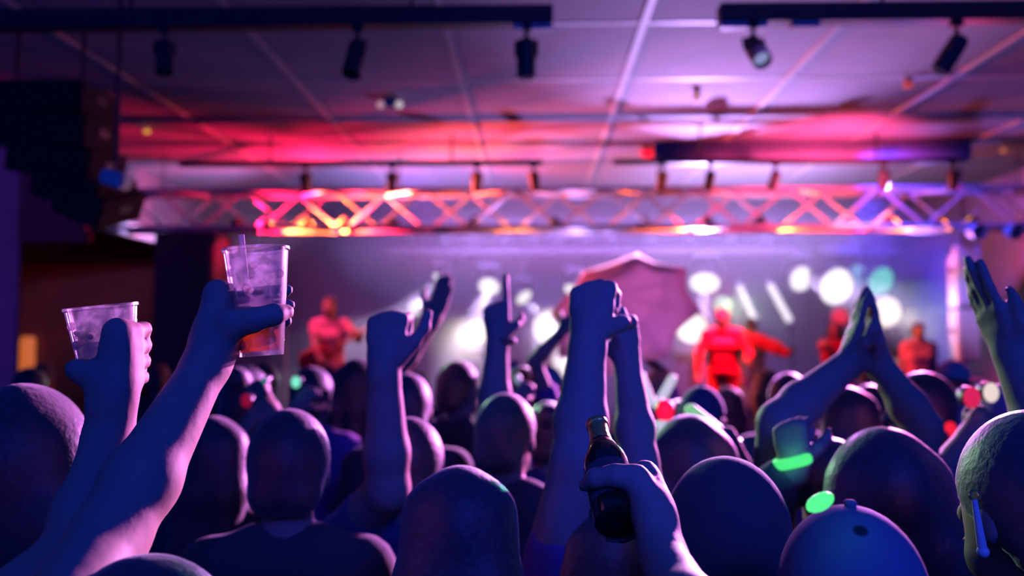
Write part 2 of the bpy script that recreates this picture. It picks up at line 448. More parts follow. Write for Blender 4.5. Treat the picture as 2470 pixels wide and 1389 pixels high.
def person(label, px=None, top=None, Y=1.5, pos=None, H=1.75, turn=0, tilt=0, hair='short', hair_m='hair_black', skin='skin',
           shirt='tee_black', sleeve='short', trousers='denim', L=None, R=None, vox=.011, cvox=.016, base=0.0, group=None,
           face=False, wide=1.0, bust=0, hat_m=None, hs=1.0, glow=None, name='person'):
    if pos is None:
        T = at(px, top, Y); pos = (T.x, Y)
        H = T.z - base
    s = H/1.768
    root = empty(name, (pos[0], pos[1], base), label, 'person', group)
    Rz = Matrix.Rotation(turn, 3, 'Z')
    org = Vector((pos[0], pos[1], base))
    Tp = lambda x, y, z: Rz @ Vector((x*s, y*s, z*s))
    b = Body(); c = Body()
    w = wide
    def both(a, bb, ra, rb, k=.03, infl=.012):
        b.cap(Tp(*a), Tp(*bb), ra*s, rb*s, k); c.cap(Tp(*a), Tp(*bb), ra*s+infl, rb*s+infl, k)
    both((-.085*w, -.01, .95), (.085*w, -.01, .95), .105, .105, .05)
    both((-.07*w, 0, 1.1), (.07*w, 0, 1.1), .098, .098, .07)
    both((-.095*w, 0, 1.27), (.095*w, 0, 1.27), .108, .108, .07)
    both((-.15*w, -.012, 1.425), (.15*w, -.012, 1.425), .052, .052, .06)
    both((-.06*w, -.015, 1.46), (.06*w, -.015, 1.46), .05, .05, .05)
    if bust: both((-.075, .085, 1.29), (.075, .085, 1.29), .06, .06, .05)
    for q in (-1, 1):
        hip = (q*.088*w, 0, .93); kn = (q*.1*w, .015, .5); an = (q*.105*w, -.02, .09)
        b.chain([Tp(*hip), Tp(*kn), Tp(*an)], [.086*s, .058*s, .04*s], .03)
        c.cap(Tp(*hip), Tp(*kn), .1*s, .075*s, .03); hem(c, Tp(*kn), Tp(*an), .075*s, .062*s)
        b.chain([Tp(q*.105*w, -.035, .045), Tp(q*.115*w, .12, .035), Tp(q*.12*w, .17, .03)], [.042*s, .04*s, .028*s], .02)
    # neck and head
    hd = Vector((0, .012, 1.62)); nk = Vector((0, -.01, 1.5))
    Rt = Rz @ Matrix.Rotation(-tilt, 3, 'X')
    pv = Tp(0, 0, 1.53)
    Hp = lambda x, y, z: pv + Rt @ Vector((x*s*hs, y*s*hs, (z-1.53)*s*(hs if z < 1.53 else (hs))))
    RA = [[Rt[i][j] for j in range(3)] for i in range(3)]
    b.cap(Tp(0, -.015, 1.43), Hp(0, .002, 1.57), .056*s, .052*s, .03)
    hh = s*hs
    b.ell(Hp(0, -.006, 1.652), (.074*hh, .093*hh, .1*hh), .02, RA)
    b.ell(Hp(0, .03, 1.612), (.058*hh, .062*hh, .092*hh), .02, RA)
    b.cap(Hp(-.022, .05, 1.556), Hp(.022, .05, 1.556), .03*hh, .03*hh, .02)
    b.cap(Hp(0, .094, 1.64), Hp(0, .108, 1.606), .008*hh, .014*hh, .01)
    b.cap(Hp(-.03, .088, 1.656), Hp(.03, .088, 1.656), .008*hh, .008*hh, .01)
    b.cap(Hp(-.017, .09, 1.575), Hp(.017, .09, 1.575), .0075*hh, .0075*hh, .008)
    for q in (-1, 1):
        b.ell(Hp(q*.078, -.004, 1.622), (.011*hh, .02*hh, .033*hh), .008, RA)
    # arms
    for side, A in ((-1, L), (1, R)):
        S = Tp(side*.175*w, -.012, 1.42)
        if A is None:
            E = Tp(side*.225*w, -.03, 1.13); Wp = Tp(side*.22*w, .07, .9); d = Tp(0, .25, -.9).normalized(); n = Tp(-side, 0, 0).normalized(); pose = 'relax'; g = None
        else:
            Wp = A['w'] - org
            S = S + (Wp-S).normalized()*.02*s + Vector((0, 0, .02*s))
            pole = A.get('pole', Tp(side*.7, -.1, -1))
            E = ik(S, Wp, .3*s, .265*s, pole)
            if 'e' in A: E = A['e'] - org
            d = A.get('d', (Wp-E).normalized()); n = A.get('n', Tp(0, 1, 0)); pose = A.get('pose', 'fist'); g = A.get('grip')
        fa = (A or {}).get('fat', 1.0)
        b.cap(Tp(side*.13*w, -.01, 1.41), S, .055*s, .054*s, .04)
        b.cap(S, E, .05*s*fa, .04*s*fa, .03)
        mid = E.lerp(Wp, .3)
        b.chain([E, mid, Wp], [.041*s*fa, .042*s*fa, .0285*s*fa], .02)
        hsz = s*(A or {}).get('hs', 1.0)
        if g: 
            g = dict(g); g['C'] = g['C']-org; grip(b, Wp, g, hsz)
        else: hand(b, Wp, d, n, side > 0, pose, hsz)
        c.cap(Tp(side*.12*w, -.01, 1.40), S, .064*s, .064*s, .04)
        if sleeve == 'short': hem(c, S, S.lerp(E, .62), .062*s, .06*s)
        elif sleeve == 'long':
            c.cap(S, E, .062*s, .052*s, .03); hem(c, E, E.lerp(Wp, .93), .052*s, .042*s)
    bo = link_mesh('body', b.mesh('body', vox), M[skin], root)
    co = link_mesh('clothes', c.mesh('clothes', cvox), M[shirt], root)
    # hair
    def hairmesh(nm, hb, m, v=None): return link_mesh(nm, hb.mesh(nm, v or max(.008, vox)), M[m], root)
    if hair in ('short', 'long', 'bun', 'tail', 'bushy'):
        h = Body(); e = {'bushy': .03}.get(hair, .011)
        h.ell(Hp(0, -.01, 1.655), ((.078+e)*hh, (.094+e)*hh, (.101+e*.9)*hh), .02, RA)
        h.cap(Hp(-.03, -.06, 1.585), Hp(.03, -.06, 1.585), .045*hh, .045*hh, .03)
        h.cut(Rt @ Vector((0, .75, -.66)), Hp(0, .02, 1.652))
        if hair == 'long':
            h.cuts = []; h.cut(Rt @ Vector((0, 1, .1)), Hp(0, .058, 1.66))
            for q in (-1, 0, 1):
                h.chain([Hp(q*.05, -.03, 1.68), Hp(q*.06, -.06, 1.55), Hp(q*.065, -.1, 1.36)], [.055*hh, .055*hh, .03*hh], .03)
        if hair == 'bushy':
            for q in (-1, 0, 1):
                h.chain([Hp(q*.06, -.03, 1.67), Hp(q*.085, -.05, 1.55), Hp(q*.09, -.07, 1.45)], [.06*hh, .065*hh, .045*hh], .03)
            h.cuts = []; h.cut(Rt @ Vector((0, 1, .1)), Hp(0, .05, 1.66))
        if hair == 'bun': h.ell(Hp(0, -.1, 1.72), (.045*hh, .045*hh, .042*hh), .01, RA)
        if hair == 'tail':
            h.cuts = []; h.cut(Rt @ Vector((0, .6, -.8)), Hp(0, .0, 1.60))
            h.chain([Hp(0, -.1, 1.69), Hp(0, -.15, 1.67), Hp(0, -.16, 1.55), Hp(0, -.14, 1.42)], [.03*hh, .032*hh, .036*hh, .015*hh], .02)
        hairmesh('hair', h, hair_m)
    if hair in ('cap', 'capback', 'beanie'):
        h = Body()
        h.ell(Hp(0, -.006, 1.66), (.086*hh, .104*hh, .106*hh), .02, RA)
        h.cut(Rt @ Vector((0, .1, -1)), Hp(0, 0, 1.655 if hair != 'beanie' else 1.63))
        co_ = hairmesh('cap' if hair != 'beanie' else 'beanie', h, hat_m or 'tee_black')
        if hair != 'beanie':
            q = 1 if hair == 'cap' else -1
            br = Body(); br.ell(Hp(0, q*.125, 1.655), (.07*hh, .075*hh, .009*hh), .02, RA)
            bo_ = link_mesh('brim', br.mesh('brim', .008), M[hat_m or 'tee_black'], co_)
            bt = Body(); bt.ell(Hp(0, -.006, 1.768), (.009*hh, .009*hh, .006*hh), .01, RA)
            link_mesh('button', bt.mesh('button', .004), M[hat_m or 'tee_black'], co_)
        hb = Body()
        hb.ell(Hp(0, -.012, 1.63), (.08*hh, .096*hh, .07*hh), .02, RA)
        hb.cut(Rt @ Vector((0, .9, -.3)), Hp(0, .01, 1.63)); hb.cut(Rt @ Vector((0, 0, 1)), Hp(0, 0, 1.66))
        hairmesh('hair', hb, hair_m)
    if hair == 'hood':
        h = Body()
        h.ell(Hp(0, -.02, 1.64), (.1*hh, .115*hh, .125*hh), .03, RA)
        h.cap(Hp(-.05, -.05, 1.5), Hp(.05, -.05, 1.5), .075*hh, .075*hh, .05)
        h.cut(Rt @ Vector((0, 1, -.15)), Hp(0, .05, 1.62))
        hairmesh('hood', h, hat_m or shirt)
    if hair == 'bald':
        pass
    if face:
        for q in (-1, 1):
            eb = MB().ball(Hp(q*.031, .082, 1.633), .011*hh, n=10)
            eb.build('eye', M['iris'], root, True)
    return root

def raised(px, py, Y, pose='fist', **k):
    d = dict(w=at(px, py, Y), pose=pose); d.update(k); return d
# ------------------------------------------------------------------ the room
CZ = 3.83                                   # ceiling height
struct('floor', MB().box((0, 5.5, -.05), (17, 20, .1)), M['floor'])
struct('ceiling', MB().box((0, 8.75, CZ+.1), (17, 12.5, .2)), M['ceiling'])
struct('wall_back', MB().box((.5, 14.1, 1.9), (14, .2, 3.9)), M['wall'])
struct('wall_right', MB().box((5.7, 10.6, 1.9), (.2, 7.0, 3.9)), M['wall'])
n = 1
for X in (-3.02, -1.79, -.54, .68, 1.89, 3.11, 4.33):      # battens over the joints of the ceiling boards
    struct('trim_%d' % n, MB().box((X, 8.3, CZ-.006), (.045, 11.4, .012)), M['strip']); n += 1
for Y in (4.17, 5.36, 6.55, 7.77, 8.96):
    struct('trim_%d' % n, MB().box((0, Y, CZ-.002), (11.2, .05, .004)), M['strip']); n += 1
# a flat beam under the ceiling in front of the stage truss
struct('trim_%d' % n, MB().box((2.75, 8.78, CZ-.09), (3.1, .16, .18), bev=.01), M['ceiling']); n += 1
# left side: an opening into a dim bar room, the wall over it, its lit soffit edge
struct('wall_left', MB().box((-6.9, 8.82, 1.9), (3.42, .04, 3.86)), M['wall'])
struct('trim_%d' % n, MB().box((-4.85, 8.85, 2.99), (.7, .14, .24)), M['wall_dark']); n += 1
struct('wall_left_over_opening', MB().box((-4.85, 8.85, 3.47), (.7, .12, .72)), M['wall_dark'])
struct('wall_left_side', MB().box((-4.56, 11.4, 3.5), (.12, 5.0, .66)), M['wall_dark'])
struct('trim_%d' % n, MB().box((-4.55, 10.9, 3.1), (.2, 4.0, .15), bev=.01), M['strip']); n += 1
struct('wall_bar', MB().box((-6.5, 12.6, 1.9), (4.2, .12, 3.86)), M['maroon'])
struct('wall_bar_side', MB().box((-8.5, 10.7, 1.9), (.12, 4.0, 3.86)), M['maroon'])

# lamps of the bar room
def wall_lamp():
    p = at(66, 858, 12.41)
    t = empty('wall_lamp', (p.x, 12.54, p.z), 'tall orange glowing wall lamp in the dim room at far left', 'lamp')
    MB().box((0, -.01, 0), (.1, .02, .3), bev=.004).build('bracket', M['black'], t)
    MB().lathe([(.001, -.27), (.085, -.27), (.1, -.2), (.1, .2), (.085, .27), (.001, .27)], (0, -.13, 0), (0, 0, 1), 20).build('lamp_shade', emis('orange lamp shade', (1, .22, .05), .55), t, True)
    MB().tube((0, -.02, 0), (0, -.13, 0), .012).build('arm', M['black'], t)
wall_lamp()

# small ceiling lamps
def ceiling_dot(px, py, r, col, st, label, flat=1.0):
    Yc = (CZ-CAMZ-.05)*F/(VPY-py)
    p = at(px, py, Yc); p.z = CZ
    t = empty('ceiling_lamp', p, label, 'lamp')
    MB().tube((0, 0, -.028), (0, 0, -.001), r*.7, n=16).build('base', M['white'], t, True)
    MB().ball((0, 0, -.05), r, (1, 1, .62*flat), 16).build('lens', emis('lens '+label, col, st), t, True)
ceiling_dot(355, 307, .028, (1, .5, .05), .9, 'small round amber lamp on the dark ceiling at upper left')
ceiling_dot(1680, 232, .036, (1, .33, .08), .5, 'small orange ceiling lamp right of the middle of the ceiling')
ceiling_dot(2190, 205, .04, (1, .1, .07), .45, 'dull red ceiling lamp near the rightmost spotlight')
ceiling_dot(2420, 365, .03, (1, .3, .12), .5, 'small orange lamp on the ceiling at far right')
p = at(1572, 355, 8.9); p.z = CZ
t = empty('beacon_lamp', p, 'bright red oval lamp on the ceiling over the truss', 'lamp')
MB().box((0, 0, -.02), (.2, .1, .04), bev=.008).build('base', M['white'], t)
MB().ball((0, 0, -.075), .1, (1.25, .6, .45), 20).build('lens', emis('red beacon lens', (1, .002, .03), 1.5), t, True)
# twin head emergency light
Yc = 7.05; p = at(942, 238, Yc)
t = empty('emergency_light', (p.x, Yc, CZ), 'emergency light with two small round heads under the ceiling', 'lamp')
MB().box((0, 0, -.035), (.12, .07, .07), bev=.01).build('housing', M['white'], t)
for q, c in ((-1, (.75, .35, .5)), (1, (.85, .7, .8))):
    MB().tube((q*.05, 0, -.05), (q*.075, 0, -.05), .012).tube((q*.075, .035, -.045), (q*.075, -.03, -.055), .03, .036, 16).build('lamp_head', M['white'], t, True)
    MB().ball((q*.075, -.03, -.055), .03, (1, .5, 1), 16).build('lens', emis('lens glow %d' % q, c, .7), t, True)

# ------------------------------------------------------------------ track bars with their spotlights
def track(x0, x1, Y, z, hgt, label, ends=(), ends_col='white'):
    t = empty('light_track', ((x0+x1)/2, Y, z), label, 'lighting track')
    L = x1-x0
    MB().box((0, 0, hgt/2), (L, .1, hgt), bev=.006).build('bar', M['black'], t)
    k = max(2, int(L/1.3))
    for i in range(k):
        x = -L/2 + L*(i+.5)/k
        MB().tube((x, 0, hgt), (x, 0, CZ-z), .01).build('hanger_rod', M['black'], t)
    for e0, e1 in ends:
        MB().box(((e0+e1)/2-(x0+x1)/2, -.01, -.015), (e1-e0, .06, .03), bev=.004).build('connector', M['white'], t)
    return t
Yn = 4.6; zn = at(1270, 62, Yn).z
xa = lambda px, Y: at(px, 600, Y).x
track(-4.4, xa(1335, Yn), Yn, zn, .1, 'thick black lighting track across the upper left of the ceiling', [(xa(1240, Yn), xa(1262, Yn)), (xa(1282, Yn), xa(1334, Yn))])
track(xa(1740, Yn), 4.4, Yn, zn, .1, 'thick black lighting track across the upper right of the ceiling', [(xa(1742, Yn), xa(1810, Yn)), (xa(1835, Yn), xa(1858, Yn)), (xa(1915, Yn), xa(1985, Yn))])
Yf = 8.3; zf = at(1270, 398, Yf).z
track(xa(430, Yf), xa(1310, Yf), Yf, zf, .045, 'thin black lighting track above the left half of the truss')
track(xa(1480, Yf), xa(2335, Yf), Yf, zf, .045, 'thin black lighting track above the right half of the truss')

def spotlight(x, Y, z, aim, label, group=None, s=1.0, lens=None, stem=.075):
    """a track spotlight hanging from z; aim is the direction the can points"""
    t = empty('track_spotlight', (x, Y, z), label, 'spotlight', group)
    a = Vector(aim).normalized(); pv = Vector((0, 0, -stem*s))
    MB().box((0, 0, -.012*s), (.06*s, .035*s, .024*s), bev=.003).tube((0, 0, -.02*s), pv, .011*s).build('stem', M['black'], t)
    side = a.cross(Vector((0, 0, 1)));  side = side.normalized() if side.length > 1e-3 else Vector((1, 0, 0))
    c = pv + a*.045*s + Vector((0, 0, -.03*s))
    y = MB(); 
    for q in (-1, 1): y.tube(pv + side*q*.05*s, c + side*q*.05*s, .007*s)
    y.tube(pv - side*.05*s, pv + side*.05*s, .007*s)
    y.build('yoke', M['black'], t, True)
    MB().lathe([(.001, -.085*s), (.03*s, -.085*s), (.043*s, -.07*s), (.046*s, .02*s), (.046*s, .1*s), (.04*s, .1*s), (.038*s, .06*s), (.001, .06*s)], c, a, 24).build('can', M['black'], t, True)
    MB().lathe([(.001, .0), (.037*s, .0), (.037*s, .006*s), (.001, .012*s)], c + a*.062*s, a, 20).build('lens', lens or M['iris'], t, True)
    return t
lens_dim = mat('spotlight lens', (.25, .3, .5), .1)
lens_lit = emis('lit spotlight lens', (.45, .5, 1), .55)
spotlight(xa(386, Yn), Yn, zn, (.1, -.2, -1), 'track spotlight hanging in the dark at upper left, leftmost of all', s=1.0, lens=lens_dim)
spotlight(xa(858, Yn), Yn, zn, (-.16, -.3, -1), 'black track spotlight tilted left under the upper left track', s=1.12, lens=lens_dim)
spotlight(xa(1270, Yn), Yn, zn, (0, .12, -1), 'black track spotlight hanging straight down at the track end', s=1.12, lens=lens_dim)
spotlight(xa(1824, Yn), Yn, zn, (.12, -.75, -.75), 'black track spotlight facing the camera with a shining lens', s=1.12, lens=lens_lit)
spotlight(xa(2322, Yn), Yn, zn, (-.55, .25, -.95), 'black track spotlight tilted sideways at the upper right', s=1.12, lens=lens_dim)
for i, (px, ax, nm) in enumerate(((735, -.1, 'above the brightest red part of the truss'), (945, -.15, 'at the right end of the red lit truss'), (1150, -.05, 'small black spotlight left of the middle of the far track'), (1287, .2, 'at the right end of the left far track'),
        (1600, -.12, 'leftmost on the right far track'), (1717, -.2, 'second from left on the right far track'), (1874, -.25, 'third from left on the right far track'), (2138, 0, 'second from right on the right far track'), (2305, .1, 'rightmost on the right far track'))):
    spotlight(xa(px, Yf), Yf, zf, (ax, .35, -1), nm if nm.startswith('small') else 'small black spotlight ' + nm, 'spotlights on the far tracks', s=1.0, lens=lens_dim)

# ------------------------------------------------------------------ the stage truss
TY0, TY1, TZ0, TZ1 = 9.0, 9.38, 3.03, 3.42
TX0, TX1 = -4.35, 5.35
t = empty('stage_truss', ((TX0+TX1)/2, (TY0+TY1)/2, TZ0), 'long silver box truss with zigzag braces hung across the stage front', 'truss')
o = Vector(((TX0+TX1)/2, (TY0+TY1)/2, TZ0))
for y in (TY0, TY1):
    for z in (TZ0, TZ1):
        MB().tube(V(TX0, y, z)-o, V(TX1, y, z)-o, .026, n=12).build('chord', M['alu'], t, True)
bay = .4619; nb = 21
for face in range(4):
    for i in range(nb):
        x0, x1 = TX0 + i*bay, TX0 + (i+1)*bay
        up = (i + (face in (1, 3))) % 2
        if face in (0, 1):
            y = (TY0, TY1)[face]; a = V(x0, y, TZ1 if up else TZ0); b = V(x1, y, TZ0 if up else TZ1)
        else:
            z = (TZ0, TZ1)[face-2]; a = V(x0, TY1 if up else TY0, z); b = V(x1, TY0 if up else TY1, z)
        MB().tube(a-o, b-o, .015, n=8).build('brace', M['alu'], t, True)
for x in (-3.9, -1.4, 1.3, 3.6, 5.0):
    MB().tube(V(x, 9.19, TZ1)-o, V(x, 9.19, CZ)-o, .008).tube(V(x, TY0, TZ1)-o, V(x, TY1, TZ1)-o, .012).build('hanger', M['black'], t, True)
# par cans clamped inside the truss: these redden it
red_lens = emis('red lens', (1, .02, .03), 1.6); amber_lens = emis('amber lens', (1, .3, .06), 1.6)
RED = (1, .008, .07); AMB = (1, .2, .03); ORG = (1, .15, .03)
def lamp(kind, loc, power, col, target=None, angle=60, blend=.6, size=.06, name='stage light beam'):
    d = bpy.data.lights.new(name, kind); o = bpy.data.objects.new(name, d); COL.objects.link(o)
    d.energy = power; d.color = col; o.location = loc
    if kind == 'SPOT': d.spot_size = math.radians(angle); d.spot_blend = blend; d.shadow_soft_size = size
    elif kind == 'POINT': d.shadow_soft_size = size
    elif kind == 'AREA': d.shape = 'DISK'; d.size = size
    if target is not None:
        o.rotation_euler = (Vector(target)-Vector(loc)).to_track_quat('-Z', 'Y').to_euler()
    return o
pars = [(585, RED, 26, .0), (655, ORG, 26, .0), (755, ORG, 36, .0), (845, RED, 22, .0), (925, RED, 26, 0), (1160, AMB, 14, 0), (1320, AMB, 9, 0), (1575, RED, 15, 0), (1690, ORG, 12, 0), (1855, ORG, 14, 0),
        (2135, RED, 14, 0), (2250, ORG, 20, 0), (2330, AMB, 3, 0)]
for i, (px, c, pw, dz) in enumerate(pars):
    x = xa(px, 9.19)
    t = empty('par_can', (x, 9.19, TZ0+.03), ('red' if c == RED else 'amber' if c == AMB else 'orange') + ' par can glowing inside the stage truss', 'stage light', 'par cans inside the truss')
    q = -1 if i > 10 else 1 if i % 2 or i < 3 else -1
    ax = V(.75*q, -.15, .55).normalized(); c0 = V(-.09*q, .04, .04)
    MB().lathe([(.001, -.08), (.035, -.08), (.05, -.05), (.055, .06), (.05, .06), (.045, .03), (.001, .03)], c0, ax, 20).build('can', M['black'], t, True)
    MB().lathe([(.001, 0), (.046, 0), (.046, .004), (.001, .01)], c0+ax*.032, ax, 20).build('lens', amber_lens if c == AMB else red_lens, t, True)
    MB().tube(c0, V(-.09*q, .04, -.03), .008).build('clamp', M['black'], t, True)
    pl = V(x, 9.19, TZ0+.03)+c0+ax*.06
    lamp('SPOT', pl, pw*PAR_K*(3.4 if px < 1000 and c == ORG else 2.0 if px < 1000 else 1.0 if c == AMB else 2.2), c, pl+V(q, -.1, .05 if px < 1000 and c == RED else -.35 if px < 1000 else -.42), 110 if px < 1000 else 95, .9, .03, name='par can light')

# rear lighting bar with its row of fixtures
RY = 12.0; rz = at(1290, 606, RY).z
x0, x1 = xa(930, RY), xa(1925, RY)
t = empty('lighting_bar', ((x0+x1)/2, RY, rz), 'pale horizontal lighting pipe hung at the back of the stage', 'lighting bar')
MB().tube((-(x1-x0)/2, 0, 0), ((x1-x0)/2, 0, 0), .06, n=16).build('pipe', M['pipe'], t, True)
for x in (-2.2, 0, 2.2):
    MB().tube((x, 0, 0), (x, 0, CZ-rz), .012).build('hanger_rod', M['black'], t, True)
for i, px in enumerate((990, 1078, 1140, 1215, 1285, 1345, 1412, 1478, 1570, 1660, 1760, 1840)):
    t = empty('par_can', (xa(px, RY), RY, rz+.06), 'dark par can sitting on top of the rear lighting pipe', 'stage light', 'dark par cans on the rear pipe')
    w = .07 + .03*((i*7) % 3)/2
    MB().lathe([(.001, -.11), (w*.8, -.11), (w, -.06), (w, .1), (w*.9, .1), (w*.85, .05), (.001, .05)], (0, -.02, .12), (0, -1, -.25), 20).build('can', M['black'], t, True)
    MB().tube((0, 0, -.005), (0, 0, .08), .012).build('clamp', M['black'], t, True)

# ------------------------------------------------------------------ stage and what stands at its sides
SZ = .7
struct('floor_stage', MB().box((.5, 11.05, SZ/2), (9.6, 5.7, SZ)), M['stage'])
def cabinet(x, Y, z, w, d, h, label, group=None, rot=(0, 0, 0), m='blacker'):
    t = empty('loudspeaker', (x, Y, z), label, 'loudspeaker', group, rot)
    MB().box((0, 0, h/2), (w, d, h), bev=.012).build('cabinet', M[m], t)
    MB().box((0, -d/2-.004, h/2), (w*.92, .012, h*.92), bev=.003).build('grille', M['grille' if m == 'blacker' else m], t)
    for q in (-1, 1):
        MB().box((q*(w/2+.004), 0, h*.6), (.012, .12, .05), bev=.003).build('handle', M['black'], t)
    return t
for i, lab in enumerate(('lowest', 'middle', 'topmost')):
    cabinet(xa(470, 8.95), 8.95, i*.985, .6, .55, .985, 'black loudspeaker, %s of the tall stack left of the stage' % lab, 'loudspeaker stack left of the stage')
# curved hang of black loudspeakers at upper left
AY = 5.2
arr = [(120, 250, 0), (132, 322, .06), (160, 392, .16), (200, 448, .3), (234, 480, .42)]
for i, (px, py, roll) in enumerate(arr):
    p = at(px, py, AY)
    w = (.62, .58, .5, .4, .3)[i]
    t = cabinet(p.x, AY, p.z-.1, w, .45, .185, 'wedge shaped black loudspeaker, %s in the hanging column at upper left' % ('topmost', 'second from top', 'middle one', 'second from bottom', 'lowest')[i], 'hanging loudspeakers at upper left', (roll*.7, roll, 0), m='array')
    if i: MB().tube((-.06, .1, .1), (-.06, .1, .27), .012).tube((.06, .1, .1), (.06, .1, .27), .012).build('rigging_bar', M['black'], t, True)
    if i == 0:
        MB().tube((-.2, 0, .18), (-.2, 0, CZ-p.z+.1), .012).tube((.2, 0, .18), (.2, 0, CZ-p.z+.1), .012).build('hanging_chain', M['black'], t, True)
# lamp on the wall beside them
p = at(280, 433, 4.75)
t = empty('floodlight', p, 'purple lit boxy floodlight hanging beside the hanging loudspeakers', 'stage light')
MB().box((0, 0, 0), (.14, .12, .085), Matrix.Rotation(.3, 3, 'Y'), bev=.015).build('housing', M['white'], t)
MB().tube((0, 0, .05), (0, 0, CZ-p.z), .012).build('hanger_rod', M['black'], t, True)
# white columns at the right
for i, (y0, y1, w, lab) in enumerate(((590, 742, .26, 'upper'), (748, 872, .24, 'lower'))):
    Yw = 9.6; a = at(2328, y1, Yw); b2 = at(2330, y0, Yw)
    t = cabinet(a.x, Yw, a.z, w, .22, b2.z-a.z, 'white column loudspeaker at the right of the stage, the %s one' % lab, 'white column loudspeakers', m='white')
    if i == 0: MB().tube((0, 0, b2.z-a.z), (0, 0, CZ-a.z), .012).build('hanging_chain', M['black'], t, True)
    else: MB().tube((0, 0, 0), (0, 0, SZ-a.z), .02).box((0, 0, SZ-a.z+.01), (.4, .4, .02)).build('stand', M['black'], t, True)
for px, py in ((2352, 556), (2442, 556)):
    p = at(px, py, TY0)
    t = empty('floodlight', p, 'small white floodlight below the right end of the truss, %s' % ('left one' if px < 2400 else 'at the far right'), 'stage light')
    MB().lathe([(.001, -.09), (.05, -.09), (.075, -.03), (.085, .07), (.07, .07), (.001, .03)], (0, 0, 0), (.2, -1, -.3), 20).build('can', M['white'], t, True)
    MB().tube((0, .0, .04), (0, 0, TZ0-p.z), .014).build('clamp', M['black'], t, True)
# ------------------------------------------------------------------ stage lamps that shine at the crowd
def stage_head(px, py, Y, col, st, aim, label, r=.1, pw=0, ang=14, floor=False, bcol=None):
    p = at(px, py, Y)
    t = empty('moving_head_light', p, label, 'stage light', 'moving head lights at the back of the stage')
    a = Vector(aim).normalized()
    MB().lathe([(.001, -r*1.9), (r*.7, -r*1.9), (r*.95, -r*1.2), (r*1.12, 0), (r*1.12, r*.25), (r*1.02, r*.25), (r*1.0, .0), (.001, 0)], (0, 0, 0), a, 24).build('head', M['black'], t, True)
    MB().lathe([(.001, .0), (r*.98, .0), (r*.8, r*.15), (.001, r*.22)], a*.012, a, 24).build('lens', emis('lens '+label, col, st), t, True)
    sd = a.cross(V(0, 0, 1)).normalized()
    y = MB(); q = -1 if floor else 1
    for k in (-1, 1): y.tube(sd*k*r*1.25 - a*r*.5, sd*k*r*1.25 + V(0, 0, q*r*1.7), .016)
    y.tube(-sd*r*1.25 + V(0, 0, q*r*1.7), sd*r*1.25 + V(0, 0, q*r*1.7), .018)
    y.build('yoke', M['black'], t, True)
    if floor:
        MB().box((0, 0, -r*1.9), (r*2, r*1.6, r*.6), bev=.01).tube((0, 0, -r*2), (0, 0, SZ-p.z+.02), .03).box((0, 0, SZ-p.z+.015), (.5, .5, .03)).build('stand', M['black'], t, True)
    else:
        MB().box((0, 0, r*1.9), (r*2, r*1.6, r*.6), bev=.01).tube((0, 0, r*2), (0, 0, (rz if abs(Y-RY) < .2 else CZ)-p.z), .018).build('drop_pipe', M['black'], t, True)
    if pw:
        lamp('SPOT', p + a*(.012+r*.3), pw*BEAM_K, bcol or ((.78, .56, 1) if col[2] >= .9 and col[0] >= .9 else col), p+a*3, ang, .5, r*.5, name='moving head beam')
    return t
WH = (1, .95, .9); WL = (.95, .9, 1); WW = (1, .9, .68)
stage_head(1062, 672, 12, WL, 1.6, (-.55, -.35, -.55), 'white stage light above the stretched up open hand', .11, 60, 26)
stage_head(1000, 745, 11.9, WL, 1.2, (-.4, -.8, -.3), 'white stage light behind the raised fist left of centre', .1, 20, 30, True)
stage_head(1180, 690, 12, WH, 1.6, (-.1, -.75, -.5), 'white stage light hanging above the raised hand with dark bracelet', .14, 60, 24)
stage_head(1152, 800, 11.6, WW, 1.3, (-.1, -1, -.1), 'warm white stage light low behind the raised hand', .16, 25, 30, True)
stage_head(1262, 715, 12, WH, 1.4, (.5, -.55, -.6), 'white stage light left of the pink umbrella, the left of two', .12, 60, 24)
stage_head(1385, 700, 12, WH, 1.5, (-.42, -.5, -.7), 'white stage light half hidden by the big raised fist', .14, 70, 26)
stage_head(1330, 790, 11.5, WH, 1.2, (0, -1, -.1), 'big round white stage light low beside the big raised arm', .24, 40, 34, True)
stage_head(1372, 872, 10.9, WH, .8, (0, -1, 0), 'large pale stage light close to the stage floor', .2, 15, 34, True)
stage_head(1700, 680, 12, WH, 1.6, (-.15, -.6, -.6), 'large white stage light right of the pink umbrella', .2, 45, 26)
stage_head(1668, 790, 11.2, WH, 1.3, (-.2, -1, -.15), 'white stage light beside the red jacket performer', .2, 9, 34, True)
stage_head(1742, 735, 11.7, (.6, 1, .55), .9, (.1, -1, -.1), 'pale green stage light behind the red jacket performer', .12, 5, 40, True)
stage_head(1930, 672, 12, WH, 1.5, (.25, -.9, -.25), 'white stage light leftmost of the bright rainbow coloured row', .17, 30, 22)
stage_head(2015, 690, 11.9, WH, 1.6, (.2, -.9, -.25), 'big white stage light left of the joined hands', .25, 20, 28)
stage_head(2024, 764, 11.2, (1, .02, .06), 1.0, (.1, -1, -.1), 'red stage light under the big white one left of the joined hands', .11, 0, 30, True)
stage_head(2062, 665, 12.1, (.3, .75, 1), 1.0, (.2, -.9, -.3), 'sky blue stage light just left of the joined fingertips', .16, 4, 30)
stage_head(2122, 678, 12, (.2, 1, .7), .8, (.25, -.9, -.3), 'turquoise stage light right of the joined fingertips', .2, 2, 34)
stage_head(2135, 752, 11.8, WW, 1.3, (.1, -1, -.2), 'warm white stage light right of the joined hands', .21, 9, 34, True)
